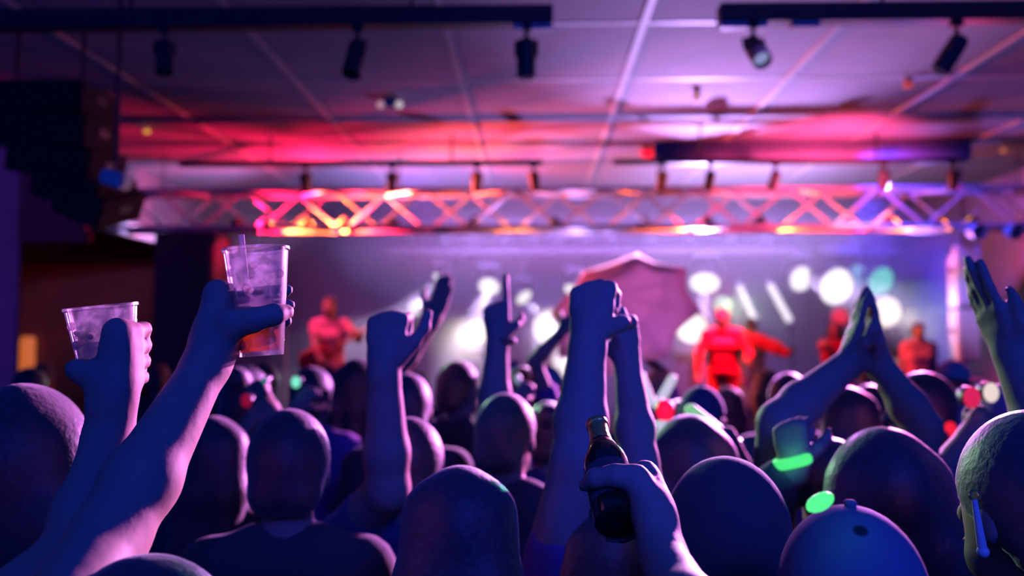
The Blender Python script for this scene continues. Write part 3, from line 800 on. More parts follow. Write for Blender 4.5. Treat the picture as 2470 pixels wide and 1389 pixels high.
# leaning white LED tubes on the stage
def led_tube(a, b, label):
    t = empty('led_tube', (a+b)/2, label, 'stage light', 'leaning LED tubes')
    c = (a+b)/2
    MB().tube(a-c, b-c, .045, n=16).build('tube', emis('led tube '+label, (1, .92, .97), 1.2), t, True)
    for e in (a, b):
        d = (e-c).normalized(); MB().tube(e-c-d*.02, e-c+d*.05, .052, n=16).build('end_cap', M['black'], t, True)
    MB().tube(b-c, V(b.x-c.x+.1, .1, SZ-c.z), .015).build('stand', M['black'], t, True)
led_tube(at(1782, 688, 11.6), at(1822, 775, 11.4), 'leaning white LED tube on the stage, left of two')
led_tube(at(1855, 684, 11.6), at(1908, 780, 11.4), 'leaning white LED tube on the stage, right of two')

# ------------------------------------------------------------------ performers
PY = 9.9
pf = person('guitarist on stage in a red lit shirt, looking towards the crowd', 795, 715, 10.0, turn=PI, hair='short', hair_m='hair_brown', skin='skin', shirt='tee_pink', sleeve='short',
       L=dict(w=at(868, 806, 9.65), pose='fist', n=V(0, -1, 0)), R=dict(w=at(770, 862, 9.62), pose='relax', n=V(0, 1, 0)), vox=.014, cvox=.02, base=SZ, face=True)
# her guitar
g0 = at(765, 862, 9.68); g1 = at(895, 790, 9.68)
t = empty('electric_guitar', g0, 'red electric guitar held by the guitarist at the left of the stage', 'guitar')
ax = (g1-g0).normalized(); nn = V(0, -1, 0); sd = ax.cross(nn).normalized()
gb = Body()
gb.cap(-ax*.12+sd*.02, ax*.05-sd*.0, .11, .075, .03); gb.cap(-ax*.13-sd*.05, -ax*.03-sd*.06, .07, .06, .03); gb.cap(ax*.05, ax*.17+sd*.07, .05, .028, .03); gb.cap(ax*.05, ax*.15-sd*.08, .045, .025, .03)
gb.cut(nn, nn*.025); gb.cut(-nn, -nn*.025)
link_mesh('guitar_body', gb.mesh('guitar_body', .012), M['red_cloth'], t)
MB().tube(ax*.1+nn*.03, ax*.66+nn*.03, .022, .017).build('neck', M['wood'], t, True)
MB().box(ax*.74+nn*.03, (.17, .02, .075), Matrix((ax, nn, sd)).transposed(), bev=.006).build('headstock', M['wood'], t)
MB().box(ax*-.02+nn*.035, (.06, .014, .08), Matrix((ax, nn, sd)).transposed(), bev=.003).build('pickup', M['black'], t)

person('performer in a bright red jacket dancing on the stage, hand on hip', 1742, 742, 9.9, turn=PI*.95, hair='short', hair_m='hair_fair', skin='skin', shirt='red_cloth', sleeve='long', trousers='denim',
       R=dict(w=at(1685, 905, 9.75), pose='fist', pole=V(-1, 0, .2)), L=dict(w=at(1800, 868, 9.55), pose='open'), vox=.014, cvox=.018, base=SZ, face=True, wide=1.15)
tealp = person('performer in teal top and red shawl on the stage, right of the red jacket', 1812, 765, 10.6, turn=PI*1.05, hair='short', hair_m='hair_black', skin='skin2', shirt='tee_teal', sleeve='long',
       L=dict(w=at(1905, 845, 10.3), pose='open'), vox=.016, cvox=.02, base=SZ, face=True)
sh = Body(); q0 = tealp.location
sh.chain([at(1800, 812, 10.42)-q0, at(1832, 822, 10.36)-q0, at(1872, 838, 10.26)-q0, at(1898, 852, 10.2)-q0], [.07, .085, .075, .05], .03)
link_mesh('shawl', sh.mesh('shawl', .014), M['red_cloth'], tealp)
person('singer in red top on the stage behind the joined hands', 2015, 775, 10.2, turn=PI*.9, hair='long', hair_m='hair_brown', skin='skin', shirt='red_cloth', sleeve='long',
       R=dict(w=at(1990, 830, 9.8), pose='fist', n=V(0, 0, -1)), vox=.015, cvox=.02, base=SZ, face=True)
person('performer in pink top at the right of the stage', 2215, 775, 9.6, turn=PI, hair='short', hair_m='hair_black', skin='skin', shirt='tee_pink', sleeve='short', vox=.016, cvox=.02, base=SZ, face=True)
# ------------------------------------------------------------------ drum kit behind: drums and cymbals
def drum(x, Y, z, r, h, label, tilt=0):
    t = empty('drum', (x, Y, z), label, 'drum', None, (tilt, 0, 0))
    MB().lathe([(r, 0), (r, h), (r*.99, h), (r*.99, 0)], (0, 0, 0), (0, 0, 1), 28, True).build('shell', M['red_cloth'], t, True)
    for k in (0, h):
        MB().lathe([(r*1.03, k-.015), (r*1.03, k+.015), (r*.98, k+.015), (r*.98, k-.015)], (0, 0, 0), (0, 0, 1), 28, True).build('hoop', M['alu'], t, True)
        MB().lathe([(.001, k), (r*.98, k)], (0, 0, 0), (0, 0, 1), 28).build('drum_skin', M['white'], t, True)
    return t
for px, py, r, lab in ((2178, 872, .24, 'orange lit cymbal on a stand at the right of the stage'), (690, 752, .2, 'dim cymbal on a thin stand at the left of the stage')):
    p = at(px, py, 10.4)
    t = empty('cymbal', (p.x, p.y, SZ), lab, 'cymbal')
    MB().lathe([(.012, .02), (.05, .018), (.06, .004), (r, -.012), (r, -.015), (.06, 0), (.012, .012)], (0, 0, p.z-SZ), (.1, -.15, 1), 32).build('plate', M['brass'], t, True)
    s_ = MB().tube((0, 0, .25), (0, 0, p.z-SZ+.05), .012)
    for k in range(3): s_.tube((0, 0, .35), (.28*math.cos(k*2.1+.3), .28*math.sin(k*2.1+.3), .01), .011)
    s_.build('stand', M['alu'], t, True)
# ------------------------------------------------------------------ pink umbrella over the crowd
UY = 6.4; uc = at(1490, 726, UY)
ux = V(-.34, -.72, .6).normalized()
t = empty('umbrella', uc, 'pink umbrella held up above the crowd in front of the stage', 'umbrella')
q = ux.to_track_quat('Z', 'Y').to_matrix()
R_ = .58; apex = ux*.12
n8 = 8; prof = [(.0, .0), (.3, .03), (.6, .09), (.85, .17), (1.0, .25)]
bm = bmesh.new(); rings = []
NS = 8*6
for rr, dz in prof:
    if rr == 0: rings.append([bm.verts.new(apex)]); continue
    ring = []
    for i in range(NS):
        f = (i % 6)/6; sag = 1-.16*rr*math.sin(PI*f)
        a = 2*PI*i/NS
        ring.append(bm.verts.new(apex + q @ V(R_*rr*sag*math.cos(a), R_*rr*sag*math.sin(a), -dz - .02*math.sin(PI*f)*(rr > .8)*-1)))
    rings.append(ring)
for i in range(NS):
    j = (i+1) % NS
    bm.faces.new((rings[0][0], rings[1][i], rings[1][j]))
    for a_, b_ in zip(rings[1:], rings[2:]): bm.faces.new((a_[i], b_[i], b_[j], a_[j]))
me = bpy.data.meshes.new('canopy'); bm.to_mesh(me); bm.free()
pm = mat('pink umbrella cloth', (.95, .52, .74), .8)
nt = pm.node_tree; tr = nt.nodes.new('ShaderNodeBsdfTranslucent'); tr.inputs[0].default_value = (.95, .55, .78, 1)
mx = nt.nodes.new('ShaderNodeMixShader'); mx.inputs[0].default_value = .5
nt.links.new(nt.nodes['Principled BSDF'].outputs[0], mx.inputs[1]); nt.links.new(tr.outputs[0], mx.inputs[2]); nt.links.new(mx.outputs[0], nt.nodes['Material Output'].inputs[0])
co = link_mesh('canopy', me, pm, t, True)
sm = co.modifiers.new('thick', 'SOLIDIFY'); sm.thickness = .004
MB().tube(apex+ux*.06, apex-ux*.75, .008).build('pole', M['black'], t, True)
MB().ball(apex+ux*.06, .012).build('tip', M['black'], t, True)
for k in range(8):
    a = 2*PI*k/8
    MB().tube(apex-ux*.01, apex + q @ V(R_*.98*math.cos(a), R_*.98*math.sin(a), -.255), .003).build('rib', M['alu'], t)
MB().path([apex-ux*.72, apex-ux*.8, apex-ux*.83+q @ V(.03, 0, 0), apex-ux*.8+q @ V(.06, 0, 0)], .012).build('handle', M['black'], t, True)
UH = uc + apex - ux*.66
# ------------------------------------------------------------------ things in raised hands
def cup(rim, base, H, rr, rb, fill, foam_h, label, straw=None):
    a = (rim-base).normalized()
    t = empty('plastic_cup', base, label, 'cup')
    q = .0022
    MB().lathe([(.001, .006), (rb-q, .006), (rr-q-.0005, H), (rr+.0022, H+.001), (rr+.0026, H-.003), (rr, H-.005), (rb+(rr-rb)*.12, H*.12), (rb, 0), (.001, 0)], (0, 0, 0), a, 48).build('wall', M['cup'], t, True)
    R = lambda h: rb + (rr-rb)*h/H - .0035
    f0 = fill; f1 = fill+foam_h
    MB().lathe([(.001, .007), (R(.007), .007), (R(f0), f0), (.001, f0)], (0, 0, 0), a, 40).build('beer', M['beer'], t, True)
    fm = MB().lathe([(.001, f0+.0004), (R(f0), f0+.0004), (R(f1), f1), (R(f1)*.6, f1+.003), (.001, f1+.001)], (0, 0, 0), a, 40)
    rnd = random.Random(5); qz = a.to_track_quat('Z', 'Y').to_matrix()
    for i in range(22):                      # foam clinging up the wall of the glass
        an = rnd.uniform(0, 2*PI); h = f1 + abs(rnd.gauss(0, .022)); h = min(h, H*.82)
        fm.ball(a*h + qz @ V(math.cos(an), math.sin(an), 0)*(R(h)-.001), rnd.uniform(.003, .0065), (1, 1, 1), 8)
    fm.build('foam', M['foam'], t, True)
    if straw is not None:
        s_ = empty('drinking_straw', straw[0], straw[2], 'straw')
        MB().lathe([(.0042, 0), (.0042, (straw[1]-straw[0]).length), (.0034, (straw[1]-straw[0]).length), (.0034, 0)], (0, 0, 0), (straw[1]-straw[0]), 14, True).build('tube', M['straw'], s_, True)
    return R
Z = V(0, 0, 1)
# cup one, held up high
cA_r = at(617, 600, 1.27); cA_b = at(631, 858, 1.27)
HA = (cA_r-cA_b).length; aA = (cA_r-cA_b).normalized()
cup(cA_r, cA_b, HA, .0455, .031, .058, .026, 'clear plastic beer cup held up high, with a straw and foam',
    (cA_b+aA*.04+V(-.012, -.004, 0), at(582, 566, 1.26), 'pale drinking straw standing in the higher beer cup'))
# cup two, lower and further left
cB_r = at(243, 738, 1.24); cB_b = at(268, 970, 1.25)
HB = (cB_r-cB_b).length; aB = (cB_r-cB_b).normalized()
cup(cB_r, cB_b, HB, .0475, .030, .05, .034, 'clear plastic beer cup held lower at the far left, dregs of foam')

# ------------------------------------------------------------------ the people close to the camera
e1A = V(-.93, -.36, 0); e1A = (e1A-aA*e1A.dot(aA)).normalized(); e2A = aA.cross(e1A)
if e2A.y < 0: e2A = -e2A
e1B = V(.55, -.83, 0); e1B = (e1B-aB*e1B.dot(aB)).normalized(); e2B = aB.cross(e1B)
if e2B.x < 0: e2B = -e2B
person('person off the lower left edge, bare right arm raised high with a beer cup', pos=(-.66, .72), H=1.84, turn=-.1, skin='skin', shirt='tee_purple', sleeve='short', vox=.0055,
       R=dict(w=at(498, 880, 1.225), e=at(262, 1300, 1.05), grip=dict(C=cA_b, a=aA, e1=e1A, e2=e2A, R=lambda h: .031+.0145*h/HA, h0=.024, ht=.046, tarc=(-40, -75, -110, -140)), fat=1.02, hs=1.05))
person('person at the far left holding up the lower beer cup', pos=(-.98, 1.10), H=1.76, turn=-.1, skin='skin', shirt='tee_black', sleeve='short', vox=.0055,
       R=dict(w=at(262, 1050, 1.2), e=at(196, 1330, 1.12), grip=dict(C=cB_b, a=aB, e1=e1B, e2=e2B, R=lambda h: .030+.0175*h/HB, h0=.03, ht=.042, arc=(35, 75, 108, 135), tarc=(-18, -38, -56, -70)), fat=1.05, hs=1.08))
person('person whose dark head rises at the bottom left under the bare arm', 338, 1332, .94, H=None, hair='short', skin='skin2', shirt='tee_black', vox=.008, turn=1.4)
person('dark haired person at the far left edge behind the lower cup', 62, 945, 1.5, hair='bushy', shirt='tee_black', skin='skin', vox=.01)
person('person with round cropped head rimmed pink left of the raised fist', 700, 982, 1.92, hair='short', shirt='tee_black', skin='skin', vox=.01, turn=.1, wide=.95)
person('person in black behind the bare arm with the cup', 520, 1000, 2.45, hair='long', shirt='tee_black', skin='skin2', vox=.012)
person('person raising one fist straight up left of centre', 990, 1003, 2.22, hair='short', hair_m='hair_brown', shirt='tee_navy', sleeve='short', skin='skin', vox=.0065,
       L=dict(hs=1.25, w=at(926, 880, 2.0), e=at(935, 1180, 2.04), pose='thumb', n=V(.1, 1, 0), d=V(.05, .1, 1).normalized(), fat=1.25))
person('long haired person in the middle foreground, seen from behind', 1112, 1094, 1.5, hair='long', hair_m='hair_black', shirt='tee_black', skin='skin', vox=.009, wide=.9, hs=.93)
person('balding person with cropped hair in dark shirt at the centre of the crowd', 1222, 945, 2.6, hair='short', hair_m='hair_fair', shirt='tee_black', skin='skin', vox=.009, turn=-.35)
person('person with both arms raised at the centre, big fist and open hand', pos=(.135, 1.66), H=1.60, hair='long', hair_m='hair_brown', shirt='tee_purple', skin='skin', vox=.006, wide=.92,
       L=dict(w=at(1420, 808, 1.74), e=at(1392, 1115, 1.64), pose='fist', n=V(.3, 1, 0), fat=1.28, hs=1.3), R=dict(w=at(1512, 868, 1.98), e=at(1540, 1110, 1.86), pose='relax', n=V(-.6, 1, 0), d=V(-.05, .05, 1), fat=1.05))
# bottle
bt = at(1440, 1022, 1.27); bb = at(1494, 1262, 1.12); ab = (bt-bb).normalized(); LB = (bt-bb).length
t = empty('beer_bottle', bb, 'dark beer bottle with gold foil neck held up in a hand', 'bottle')
sB = LB/.235
MB().lathe([(r*1.0, h*sB) for r, h in ((.001, .004), (.024, 0), (.0305, .004), (.031, .02), (.031, .125), (.029, .142), (.021, .165), (.0155, .185), (.0135, .205), (.013, .222), (.001, .222))], (0, 0, 0), ab, 36).build('glass', M['bottle'], t, True)
MB().lathe([(r, h*sB) for r, h in ((.0163, .183), (.0142, .204), (.0142, .226), (.0158, .228), (.0158, .236), (.001, .2362))], (0, 0, 0), ab, 30).build('foil', M['foil'], t, True)
MB().lathe([(r, h*sB) for r, h in ((.0215, .165), (.0182, .176), (.0178, .176), (.021, .165))], (0, 0, 0), ab, 30, True).build('neck_label', M['label_red'], t, True)
MB().lathe([(r, h*sB) for r, h in ((.0316, .035), (.0316, .11), (.0312, .11), (.0312, .035))], (0, 0, 0), ab, 36, True).build('body_label', M['tee_black'], t, True)
e1J = V(.75, -.66, 0); e1J = (e1J-ab*e1J.dot(ab)).normalized(); e2J = ab.cross(e1J)
if e2J.y < 0: e2J = -e2J
person('person at the bottom whose bare forearm and hand hold up a bottle', pos=(.33, .58), H=1.63, skin='skin', shirt='tee_grey', hair='short', vox=.0055,
       L=dict(w=at(1596, 1330, 1.07), e=at(1690, 1560, .90), grip=dict(C=bb, a=ab, e1=e1J, e2=e2J, R=lambda h: .031, h0=.012, ht=.035, tarc=(-30, -62, -95, -125)), hs=.95))
person('person with a big bushy dark head at the right of centre', 1662, 1012, 2.3, hair='bushy', hair_m='hair_black', shirt='tee_navy', skin='skin2', vox=.01,
       R=dict(w=at(1775, 1100, 2.66), pose='fist'))
person('person in a dark hood in front of the bushy haired one', 1745, 1092, 1.42, hair='hood', shirt='tee_black', sleeve='long', skin='skin', vox=.01, hat_m='tee_black')
person('person in a pale dotted cap at the bottom right corner', 2046, 1188, 1.03, hair='capback', hat_m='cap_dots', shirt='tee_black', skin='skin', vox=.008, hs=.95)
apx = at(2086, 690, 2.30)
wl, wr = at(2052, 872, 2.27), at(2118, 872, 2.27)
person('person clapping with joined hands high over the head at the right', 2000, 1052, 2.15, hair='short', hair_m='hair_black', shirt='tee_grey', skin='skin', vox=.0065,
       L=dict(w=wl, e=at(1880, 1020, 2.12), pose='flat', d=(apx-wl).normalized()*1.0 + V(-.06, 0, 0), n=V(1, .1, 0), fat=1.3, hs=1.02),
       R=dict(w=wr, e=at(2225, 1030, 2.2), pose='flat', d=(apx-wr).normalized()*1.0 + V(.06, 0, 0), n=V(-1, .1, 0), fat=1.15, hs=1.02))
person('person with large dark head rimmed yellow green, below the joined hands', 2128, 1046, 1.75, hair='bushy', hair_m='hair_black', shirt='tee_black', sleeve='long', skin='skin', vox=.008,
       L=dict(w=at(1918, 1125, 1.92), pose='fist', d=V(-.1, .1, 1).normalized(), n=V(.6, .8, 0)))
person('dark haired person with earring at the right edge', 2478, 982, 1.25, hair='tail', hair_m='hair_black', shirt='tee_black', skin='skin', vox=.008, turn=.35)
person('person off the right edge stretching a bare arm to the left', pos=(1.1, 1.62), H=1.78, skin='skin', shirt='tee_grey', vox=.0065,
       L=dict(w=at(2446, 856, 1.72), e=at(2560, 1100, 1.66), pose='blade', d=V(-.46, .15, 1).normalized(), n=V(1, .25, .3), fat=1.3, hs=1.02))
# things worn or lit near the camera
def torus_band(c, axis, R, r, m, name, label, cat, part):
    t = empty(name, c, label, cat)
    MB().lathe([(R+r*math.cos(k*PI/4), r*1.7*math.sin(k*PI/4)) for k in range(8)], (0, 0, 0), axis, 28, True).build(part, m, t, True)
    MB().box(Vector(axis).orthogonal().normalized()*R, (r*3, r*3, r*3), bev=r*.5).build('clasp', M['black'], t)
    return t
gl = emis('green glow stick', (.08, 1, .25), .9)
torus_band(at(1912, 1112, 1.92), V(-.25, .1, 1), .036, .007, gl, 'glow_bracelet', 'bright green glow bracelet on the sleeved wrist right of centre', 'bracelet', 'glow_band')
torus_band(at(1216, 822, 2.95), V(.05, 0, 1), .036, .006, M['black'], 'bracelet', 'black bracelet on the raised bare forearm left of centre', 'bracelet', 'band')
p = at(1978, 1211, .955)
t = empty('glow_light', p, 'bright green glowing light clipped on the dotted cap', 'light')
MB().ball((0, 0, 0), .013, (1.25, .7, .7), 16, Matrix.Rotation(-.5, 3, 'Y')).build('glow_shell', emis('green glow light', (.1, 1, .3), 1.0), t, True)
MB().box((0, .01, -.003), (.02, .012, .01), bev=.002).build('clip', M['black'], t)
lamp('POINT', p + V(0, -.02, .03), .009, (.1, 1, .3), size=.012, name='glow light shine')
lamp('POINT', at(1905, 1105, 1.86), .05, (.1, 1, .3), size=.03, name='glow bracelet shine')
p = at(2352, 1262, 1.17)
t = empty('earring', p, 'long dangling earring of the person at the right edge', 'earring')
MB().tube((0, 0, .03), (0.008, 0, -.03), .0035, .006).ball((.009, 0, -.036), .008).build('drop', M['white'], t, True)
MB().lathe([(.006+.0015*math.cos(k*PI/3), .0015*math.sin(k*PI/3)) for k in range(6)], (0, 0, .036), (0, 1, 0), 16, True).build('hook', M['brass'], t, True)

# ------------------------------------------------------------------ the middle of the crowd
person('person with a dark head beside the small green light', 755, 882, 3.8, hair='short', shirt='tee_purple', skin='skin', vox=.012, turn=-.3,
       L=dict(w=at(716, 985, 3.56), pose='fist'))
person('person stretching an open hand up and right behind the raised fist', 862, 872, 4.2, hair='bushy', hair_m='hair_brown', shirt='tee_black', sleeve='short', skin='skin', vox=.009,
       R=dict(w=at(1046, 768, 3.9), e=at(955, 890, 3.95), pose='flat', n=V(-.3, 1, 0), d=V(.32, .1, .95).normalized(), fat=1.25, hs=1.1))
person('person with a lavender rimmed ear behind the raised fist', 985, 898, 3.3, hair='short', hair_m='hair_black', shirt='tee_black', skin='skin', vox=.012)
person('person in dark top left of the raised hand with dark bracelet', 1108, 868, 4.05, hair='short', hair_m='hair_brown', shirt='tee_black', skin='skin', vox=.013, turn=-.8)
person('person with raised bare hand wearing a dark bracelet', 1322, 965, 3.15, hair='bun', hair_m='hair_brown', shirt='tee_navy', skin='skin', vox=.007,
       L=dict(w=at(1200, 815, 2.95), e=at(1190, 1010, 2.92), pose='point', n=V(.2, 1, 0), d=V(-.06, .1, 1).normalized(), fat=1.3, hs=1.25))
person('person raising a thin arm to the right before the white lights', 1262, 882, 4.5, hair='short', hair_m='hair_brown', shirt='tee_purple', skin='skin', vox=.011, L=dict(w=at(1246, 965, 4.2), pose='fist'),
       R=dict(w=at(1360, 795, 4.3), e=at(1290, 872, 4.35), pose='point', n=V(-.3, 1, 0), d=V(.7, .1, .7).normalized(), fat=.9))
person('person in a dark cap standing before the coloured lights right of centre', 1692, 928, 3.25, hair='cap', hat_m='tee_navy', shirt='tee_teal', skin='skin', vox=.011, turn=-.2,
       L=dict(w=at(1604, 1075, 3.02), pose='fist'))
person('person holding up two pale glow sticks in a V', 1640, 962, 4.0, hair='short', hair_m='hair_fair', shirt='tee_white', skin='skin', vox=.009,
       L=dict(w=at(1578, 1030, 3.8), pose='fist', n=V(0, 1, 0), d=V(-.05, 0, 1).normalized(), hs=1.1))
person('person with head behind the clapping left arm', 1900, 896, 3.95, hair='short', hair_m='hair_black', shirt='tee_grey', skin='skin', vox=.012)
person('dark haired person seen between the clapping arms, nearer one', 2042, 930, 3.3, hair='long', hair_m='hair_black', shirt='tee_purple', skin='skin', vox=.012)
person('dark haired person seen between the clapping arms, further one', 2096, 925, 4.1, hair='short', hair_m='hair_brown', shirt='tee_pink', skin='skin', vox=.013)
person('person turned sideways right of the clapping arms, holding a small red light', 2218, 894, 3.0, hair='short', hair_m='hair_brown', shirt='tee_pink', skin='skin', vox=.011, turn=1.2, face=True,
       R=dict(w=at(2287, 1110, 2.8), pose='fist'))
person('person in a pink hat near the right edge', 2420, 922, 2.5, hair='beanie', hat_m='tee_pink', shirt='tee_pink', skin='skin', vox=.011, turn=.2,
       L=dict(w=at(2345, 1045, 2.35), pose='fist'))
person('person at the left with a faint head against the bar opening', 75, 884, 4.6, hair='short', shirt='tee_black', skin='skin', vox=.014)
person('dark person standing between the bare arm and the green light', 594, 878, 3.2, hair='bun', shirt='tee_black', skin='skin2', vox=.012,
       L=dict(w=at(598, 1030, 2.95), pose='fist'), R=dict(w=at(641, 975, 3.0), pose='fist'))
person('person holding the pink umbrella', pos=(UH.x+.12, UH.y-.12), H=1.66, hair='long', hair_m='hair_fair', shirt='tee_purple', skin='skin', vox=.013,
       R=dict(w=UH+V(.03, -.05, -.06), pose='fist'))
# phone like light held by somebody
def held_light(px, py, Y, r, col, st, label):
    p = at(px, py, Y)
    t = empty('pocket_light', p, label, 'light')
    MB().lathe([(.001, .03), (r*.9, .03), (r, 0), (r*.9, -.012), (.001, -.012)], (0, 0, 0), V(.1, 1, .2), 18).build('housing', M['black'], t, True)
    MB().ball((0, -.014, 0), r*.85, (1, .4, 1.25), 16).build('lens', emis('lens '+label, col, st), t, True)
held_light(716, 921, 3.55, .022, (.25, 1, .72), .9, 'small bright green white light held up left of centre')
held_light(641, 917, 3.0, .012, (.05, .5, .5), .35, 'tiny dim teal light right of the bare arm')
held_light(1248, 915, 4.2, .02, (.5, .6, 1), .4, 'small pale blue light held up near the centre')
held_light(1603, 990, 3.0, .036, (1, .003, .05), 1.1, 'round red light held up under the V of pale glow sticks')
held_light(1601, 1032, 3.0, .03, (.75, .7, 1), .8, 'pale white light just under the round red light')
held_light(2287, 1035, 2.8, .024, (1, .01, .03), .9, 'small oval red light in front of the pink hat')
held_light(598, 965, 2.95, .022, (1, .01, .1), .25, 'faint red light low left of the pink rimmed head')
held_light(2338, 958, 2.35, .026, (1, .02, .12), .7, 'deep red light beside the pink hat')
held_light(2384, 946, 2.35, .024, (1, .8, .75), .85, 'white glowing light beside the pink hat')

# glow sticks on heads and in hands at the right
def glow_stick(a, b, r, col, st, label):
    t = empty('glow_stick', (a+b)/2, label, 'glow stick'); c = (a+b)/2
    MB().tube(a-c, b-c, r, n=14).ball(a-c, r).build('stick', emis('stick '+label, col, st), t, True)
    MB().tube(b-c, b-c+(b-a).normalized()*.02, r*1.15, n=14).build('cap', M['white'], t, True)
glow_stick(at(1668, 992, 2.9), at(1768, 1072, 2.75), .024, (.35, .9, .45), .62, 'thick pale green glow stick left of the clapping arms')
glow_stick(at(1545, 906, 3.8), at(1577, 985, 3.8), .02, (.78, .72, 1), .75, 'pale white glow stick right of the open hand, the left one of a V')
glow_stick(at(1622, 914, 3.76), at(1582, 985, 3.76), .02, (.78, .72, 1), .75, 'pale white glow stick right of the open hand, the right one of a V')

# ------------------------------------------------------------------ rows nearer the stage: a few kinds, copied
FAR = [('crop', -3.65, 6.55, 'cropped head person far back between the left edge and the lower cup'),
       ('crop', -2.85, 6.72, 'cropped head person far back between the two arms raising cups'),
       ('long', -2.0, 5.5, 'long haired person far back just right of the wrist under the higher cup'),
       ('crop', -1.55, 5.1, 'cropped head person far back between the dim teal light and the green light'),
       ('long', -2.2, 6.6, 'long haired person far back right below the higher beer cup'),
       ('crop', -.78, 6.1, 'cropped head person far back to the right of the lavender rimmed ear'),
       ('cap', .1, 5.5, 'white capped person far back just left of the big raised fist arm'),
       ('cap', -.15, 6.75, 'white capped person far back beside the small pale blue light'),
       ('long', .62, 5.15, 'long haired person far back between the raised open hand and the umbrella holder'),
       ('long', 1.2, 5.55, 'long haired person far back in front of the red jacket performer'),
       ('long', 1.75, 6.7, 'long haired person far back just left of the clapping arm'),
       ('cap', 2.42, 5.2, 'white capped person far back between the sideways turned person and the pink hat'),
       ('crop', 2.45, 6.55, 'cropped head person far back seen between the wrists of the joined hands')]
kinds = {}
rng = random.Random(11)
for k, x, y, lab in FAR:
    if k not in kinds:
        kinds[k] = c = person(lab, pos=(x, y), H={'crop': 1.72, 'long': 1.66, 'cap': 1.73}[k], vox=.018, cvox=.024, hair={'crop': 'short', 'long': 'long', 'cap': 'capback'}[k], hair_m='hair_brown' if k == 'long' else 'hair_black',
                              hat_m='tee_white', shirt={'crop': 'tee_black', 'long': 'tee_grey', 'cap': 'tee_white'}[k])
    else:
        c = copy_tree(kinds[k]); c.location = (x, y, 0); sc = rng.uniform(.96, 1.03); c.scale = (sc, sc, sc); c.rotation_euler = (0, 0, rng.uniform(-.4, .4))
        c['label'] = lab
# ------------------------------------------------------------------ light
w = bpy.data.worlds.new('world'); SC.world = w; w.use_nodes = True
bg = w.node_tree.nodes['Background']; bg.inputs[0].default_value = (.012, .075, 1, 1); bg.inputs[1].default_value = WORLD_K
# added fill lights, unseen over and behind the audience
lamp('AREA', (1.2, -2.2, 3.5), 30*FILL_K, (.012, .05, 1), (.5, 2.6, 1.4), size=1.6, name='blue shadow fill')  # added to lift the dark parts of the crowd to navy
lamp('SPOT', (1.0, -2.0, 3.4), 130*FILL_K, (.04, .05, 1), (.2, 1.9, 1.85), 24, 1, .3, 'blue arm fill')  # added, unseen: brightens the raised arms at the centre
# crossing back lights in the truss
lamp('SPOT', (3.6, 8.8, 3.3), 4600*BACK_K, (.9, .27, 1), (-.7, 1.4, 1.7), 30, .7, .12, 'pink back light')
lamp('SPOT', (1.0, 8.8, 3.3), 500*BACK_K, (.8, .22, 1), (-.2, 1.8, 1.7), 36, .7, .12, 'lavender back light')
lamp('SPOT', (-2.3, 8.8, 3.3), 500*BACK_K, (.55, 1, .65), (1.0, 1.7, 1.7), 14, .7, .12, 'green back light')
lamp('SPOT', (4.3, 8.8, 3.3), 500*BACK_K, (1, .04, .2), (1.5, 3.0, 1.6), 40, .7, .12, 'red back light')
# ceiling wash from the stage floor through the truss, with added fills among them
lamp('SPOT', (1.8, 9.62, 2.7), 1500*CEIL_K, (.62, .36, 1), (1.5, 6.0, 4.2), 56, 1, .015, 'lavender ceiling wash')
lamp('SPOT', (.5, 9.9, 2.3), 260*CEIL_K, (.5, .3, 1), (.2, 8.0, 3.83), 90, 1, .1, 'violet ceiling wash')
lamp('SPOT', (-2.3, 8.9, 3.5), 9*CEIL_K, (1, .002, .06), (-2.45, 8.3, 3.83), 110, 1, .05, 'red ceiling wash')
o = lamp('AREA', (2.8, 7.3, 2.95), 34*CEIL_K, (1, .07, .24), (2.8, 8.7, 3.74), size=.5, name='pink beam fill'); o.data.spread = math.radians(80)  # added unseen panel that reddens the front of the ceiling beam
lamp('SPOT', (4.3, 9.8, 2.6), 170*CEIL_K, (.38, .2, 1), (3.7, 7.0, 3.83), 80, 1, .1, 'violet ceiling fill right')  # added to turn the right of the ceiling violet
lamp('SPOT', (-2.5, -1.2, 1.6), 40, (.01, .07, 1), (-3.0, 7.0, 3.83), 40, 1, .2, 'blue ceiling fill left')  # added behind the audience to tint the dark left ceiling blue
# stage
o = lamp('SPOT', (.95, 8.95, 3.36), 240*STAGE_K, (1, .6, 1), (.62, 6.4, 2.2), 20, .6, .06, 'umbrella fill')  # added just to brighten the umbrella from behind
o = lamp('AREA', (1.4, 10.5, 3.3), 30*STAGE_K, (.42, .25, 1), (1.4, 13.9, 1.75), size=5.0, name='lavender stage wash'); o.data.shape = 'RECTANGLE'; o.data.size_y = .5; o.data.spread = math.radians(125)
lamp('SPOT', (3.9, 10.4, 3.5), 140*STAGE_K, (.12, .07, 1), (5.3, 13.0, 2.2), 60, .9, .2, 'blue stage wash')
lamp('SPOT', (2.6, 8.6, 3.3), 24*STAGE_K, (.7, .5, 1), (4.65, 9.6, 2.3), 26, .8, .1, 'side column fill')  # added to tint the white columns lavender
lamp('SPOT', (-1.2, 9.7, 3.5), 30*STAGE_K, (.5, .12, .9), (-2.6, 13.9, 2.4), 80, .8, .2, 'purple stage wash')
lamp('SPOT', (2.2, 9.55, 3.6), 240*STAGE_K, (1, .01, .1), (2.1, 9.95, 2.0), 36, .8, .1, 'red performer fill')  # added to make the red costume bright
lamp('SPOT', (-3.2, 9.6, 3.6), 34*STAGE_K, (1, .07, .22), (-2.2, 10.0, 2.0), 40, .8, .1, 'red guitarist light')
lamp('POINT', (-8.0, 11.0, 3.2), 2.2, (1, .12, .12), size=.2, name='bar room lamp')
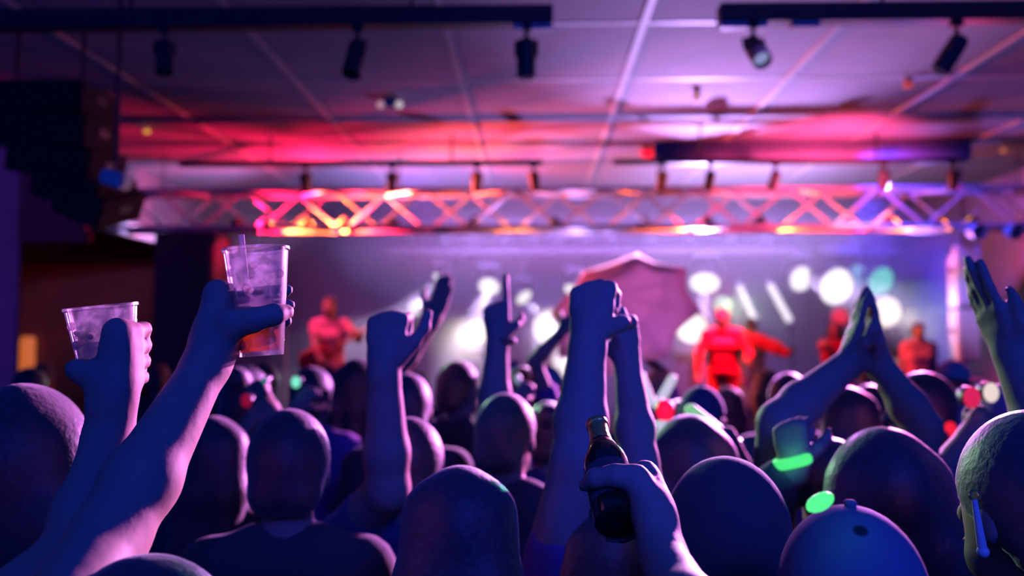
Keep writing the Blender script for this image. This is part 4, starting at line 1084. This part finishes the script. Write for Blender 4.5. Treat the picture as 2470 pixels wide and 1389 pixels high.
lamp('SPOT', (-2.0, 9.6, 3.3), 60*STAGE_K, (.55, .4, 1), (-4.5, 10.4, 3.1), 60, .8, .1, 'soffit light')
lamp('SPOT', (-7.6, 5.2, 3.4), 60, (.5, .06, .9), (-6.0, 8.8, 2.6), 80, .8, .2, 'purple side wall light')
lamp('AREA', (2.4, 10.35, 2.75), 8*STAGE_K, (.6, .45, 1), (2.4, 10.9, 3.83), size=2.2, name='ceiling over stage fill')  # added panel brightening the ceiling above the stage
lamp('AREA', (-1.2, 10.35, 2.75), 5*STAGE_K, (.5, .36, 1), (-1.2, 10.9, 3.83), size=2.2, name='ceiling over stage fill')  # second added panel, for the left of that ceiling
lamp('SPOT', (1.3, 4.0, 3.7), 130, (.3, .12, 1), (.98, 6.2, 1.45), 24, .8, .1, 'violet crowd fill')  # added, unseen: turns the umbrella holder's back violet
lamp('SPOT', (3.0, 8.4, 3.6), 36*STAGE_K, (.06, .05, 1), (5.6, 10.2, 2.6), 62, .9, .1, 'blue side wall fill')  # added to turn the near part of the right wall blue
lamp('SPOT', (2.9, 8.8, 3.2), 420*BACK_K, (.1, 1, .75), (.16, 1.72, 1.85), 6, .6, .08, 'teal rim light')
# stage smoke
hz = MB().box((.5, 12.0, 2.265), (9.4, 3.9, 3.11)).build('stage_smoke', None)
tag(hz, 'thin smoke hanging over the stage', 'smoke', kind='stuff')
vm = bpy.data.materials.new('stage smoke'); vm.use_nodes = True; nt = vm.node_tree; nt.nodes.clear()
vo = nt.nodes.new('ShaderNodeOutputMaterial'); vs = nt.nodes.new('ShaderNodeVolumeScatter')
vs.inputs['Color'].default_value = (1, 1, 1, 1); vs.inputs['Density'].default_value = HAZE; vs.inputs['Anisotropy'].default_value = .35
nt.links.new(vs.outputs[0], vo.inputs['Volume']); hz.data.materials.append(vm)

vs_ = SC.view_settings
SC.display_settings.display_device = 'sRGB'
vs_.view_transform = 'Standard'; vs_.look = 'None'; vs_.exposure = EXPO; vs_.gamma = 1; vs_.use_curve_mapping = False
cy = SC.cycles
cy.use_denoising = True; cy.adaptive_threshold = .04
cy.max_bounces = 5; cy.diffuse_bounces = 0; cy.glossy_bounces = 2; cy.transmission_bounces = 4; cy.volume_bounces = 0; cy.transparent_max_bounces = 10
cy.caustics_reflective = False; cy.caustics_refractive = False
cy.sample_clamp_indirect = 3; cy.sample_clamp_direct = 0
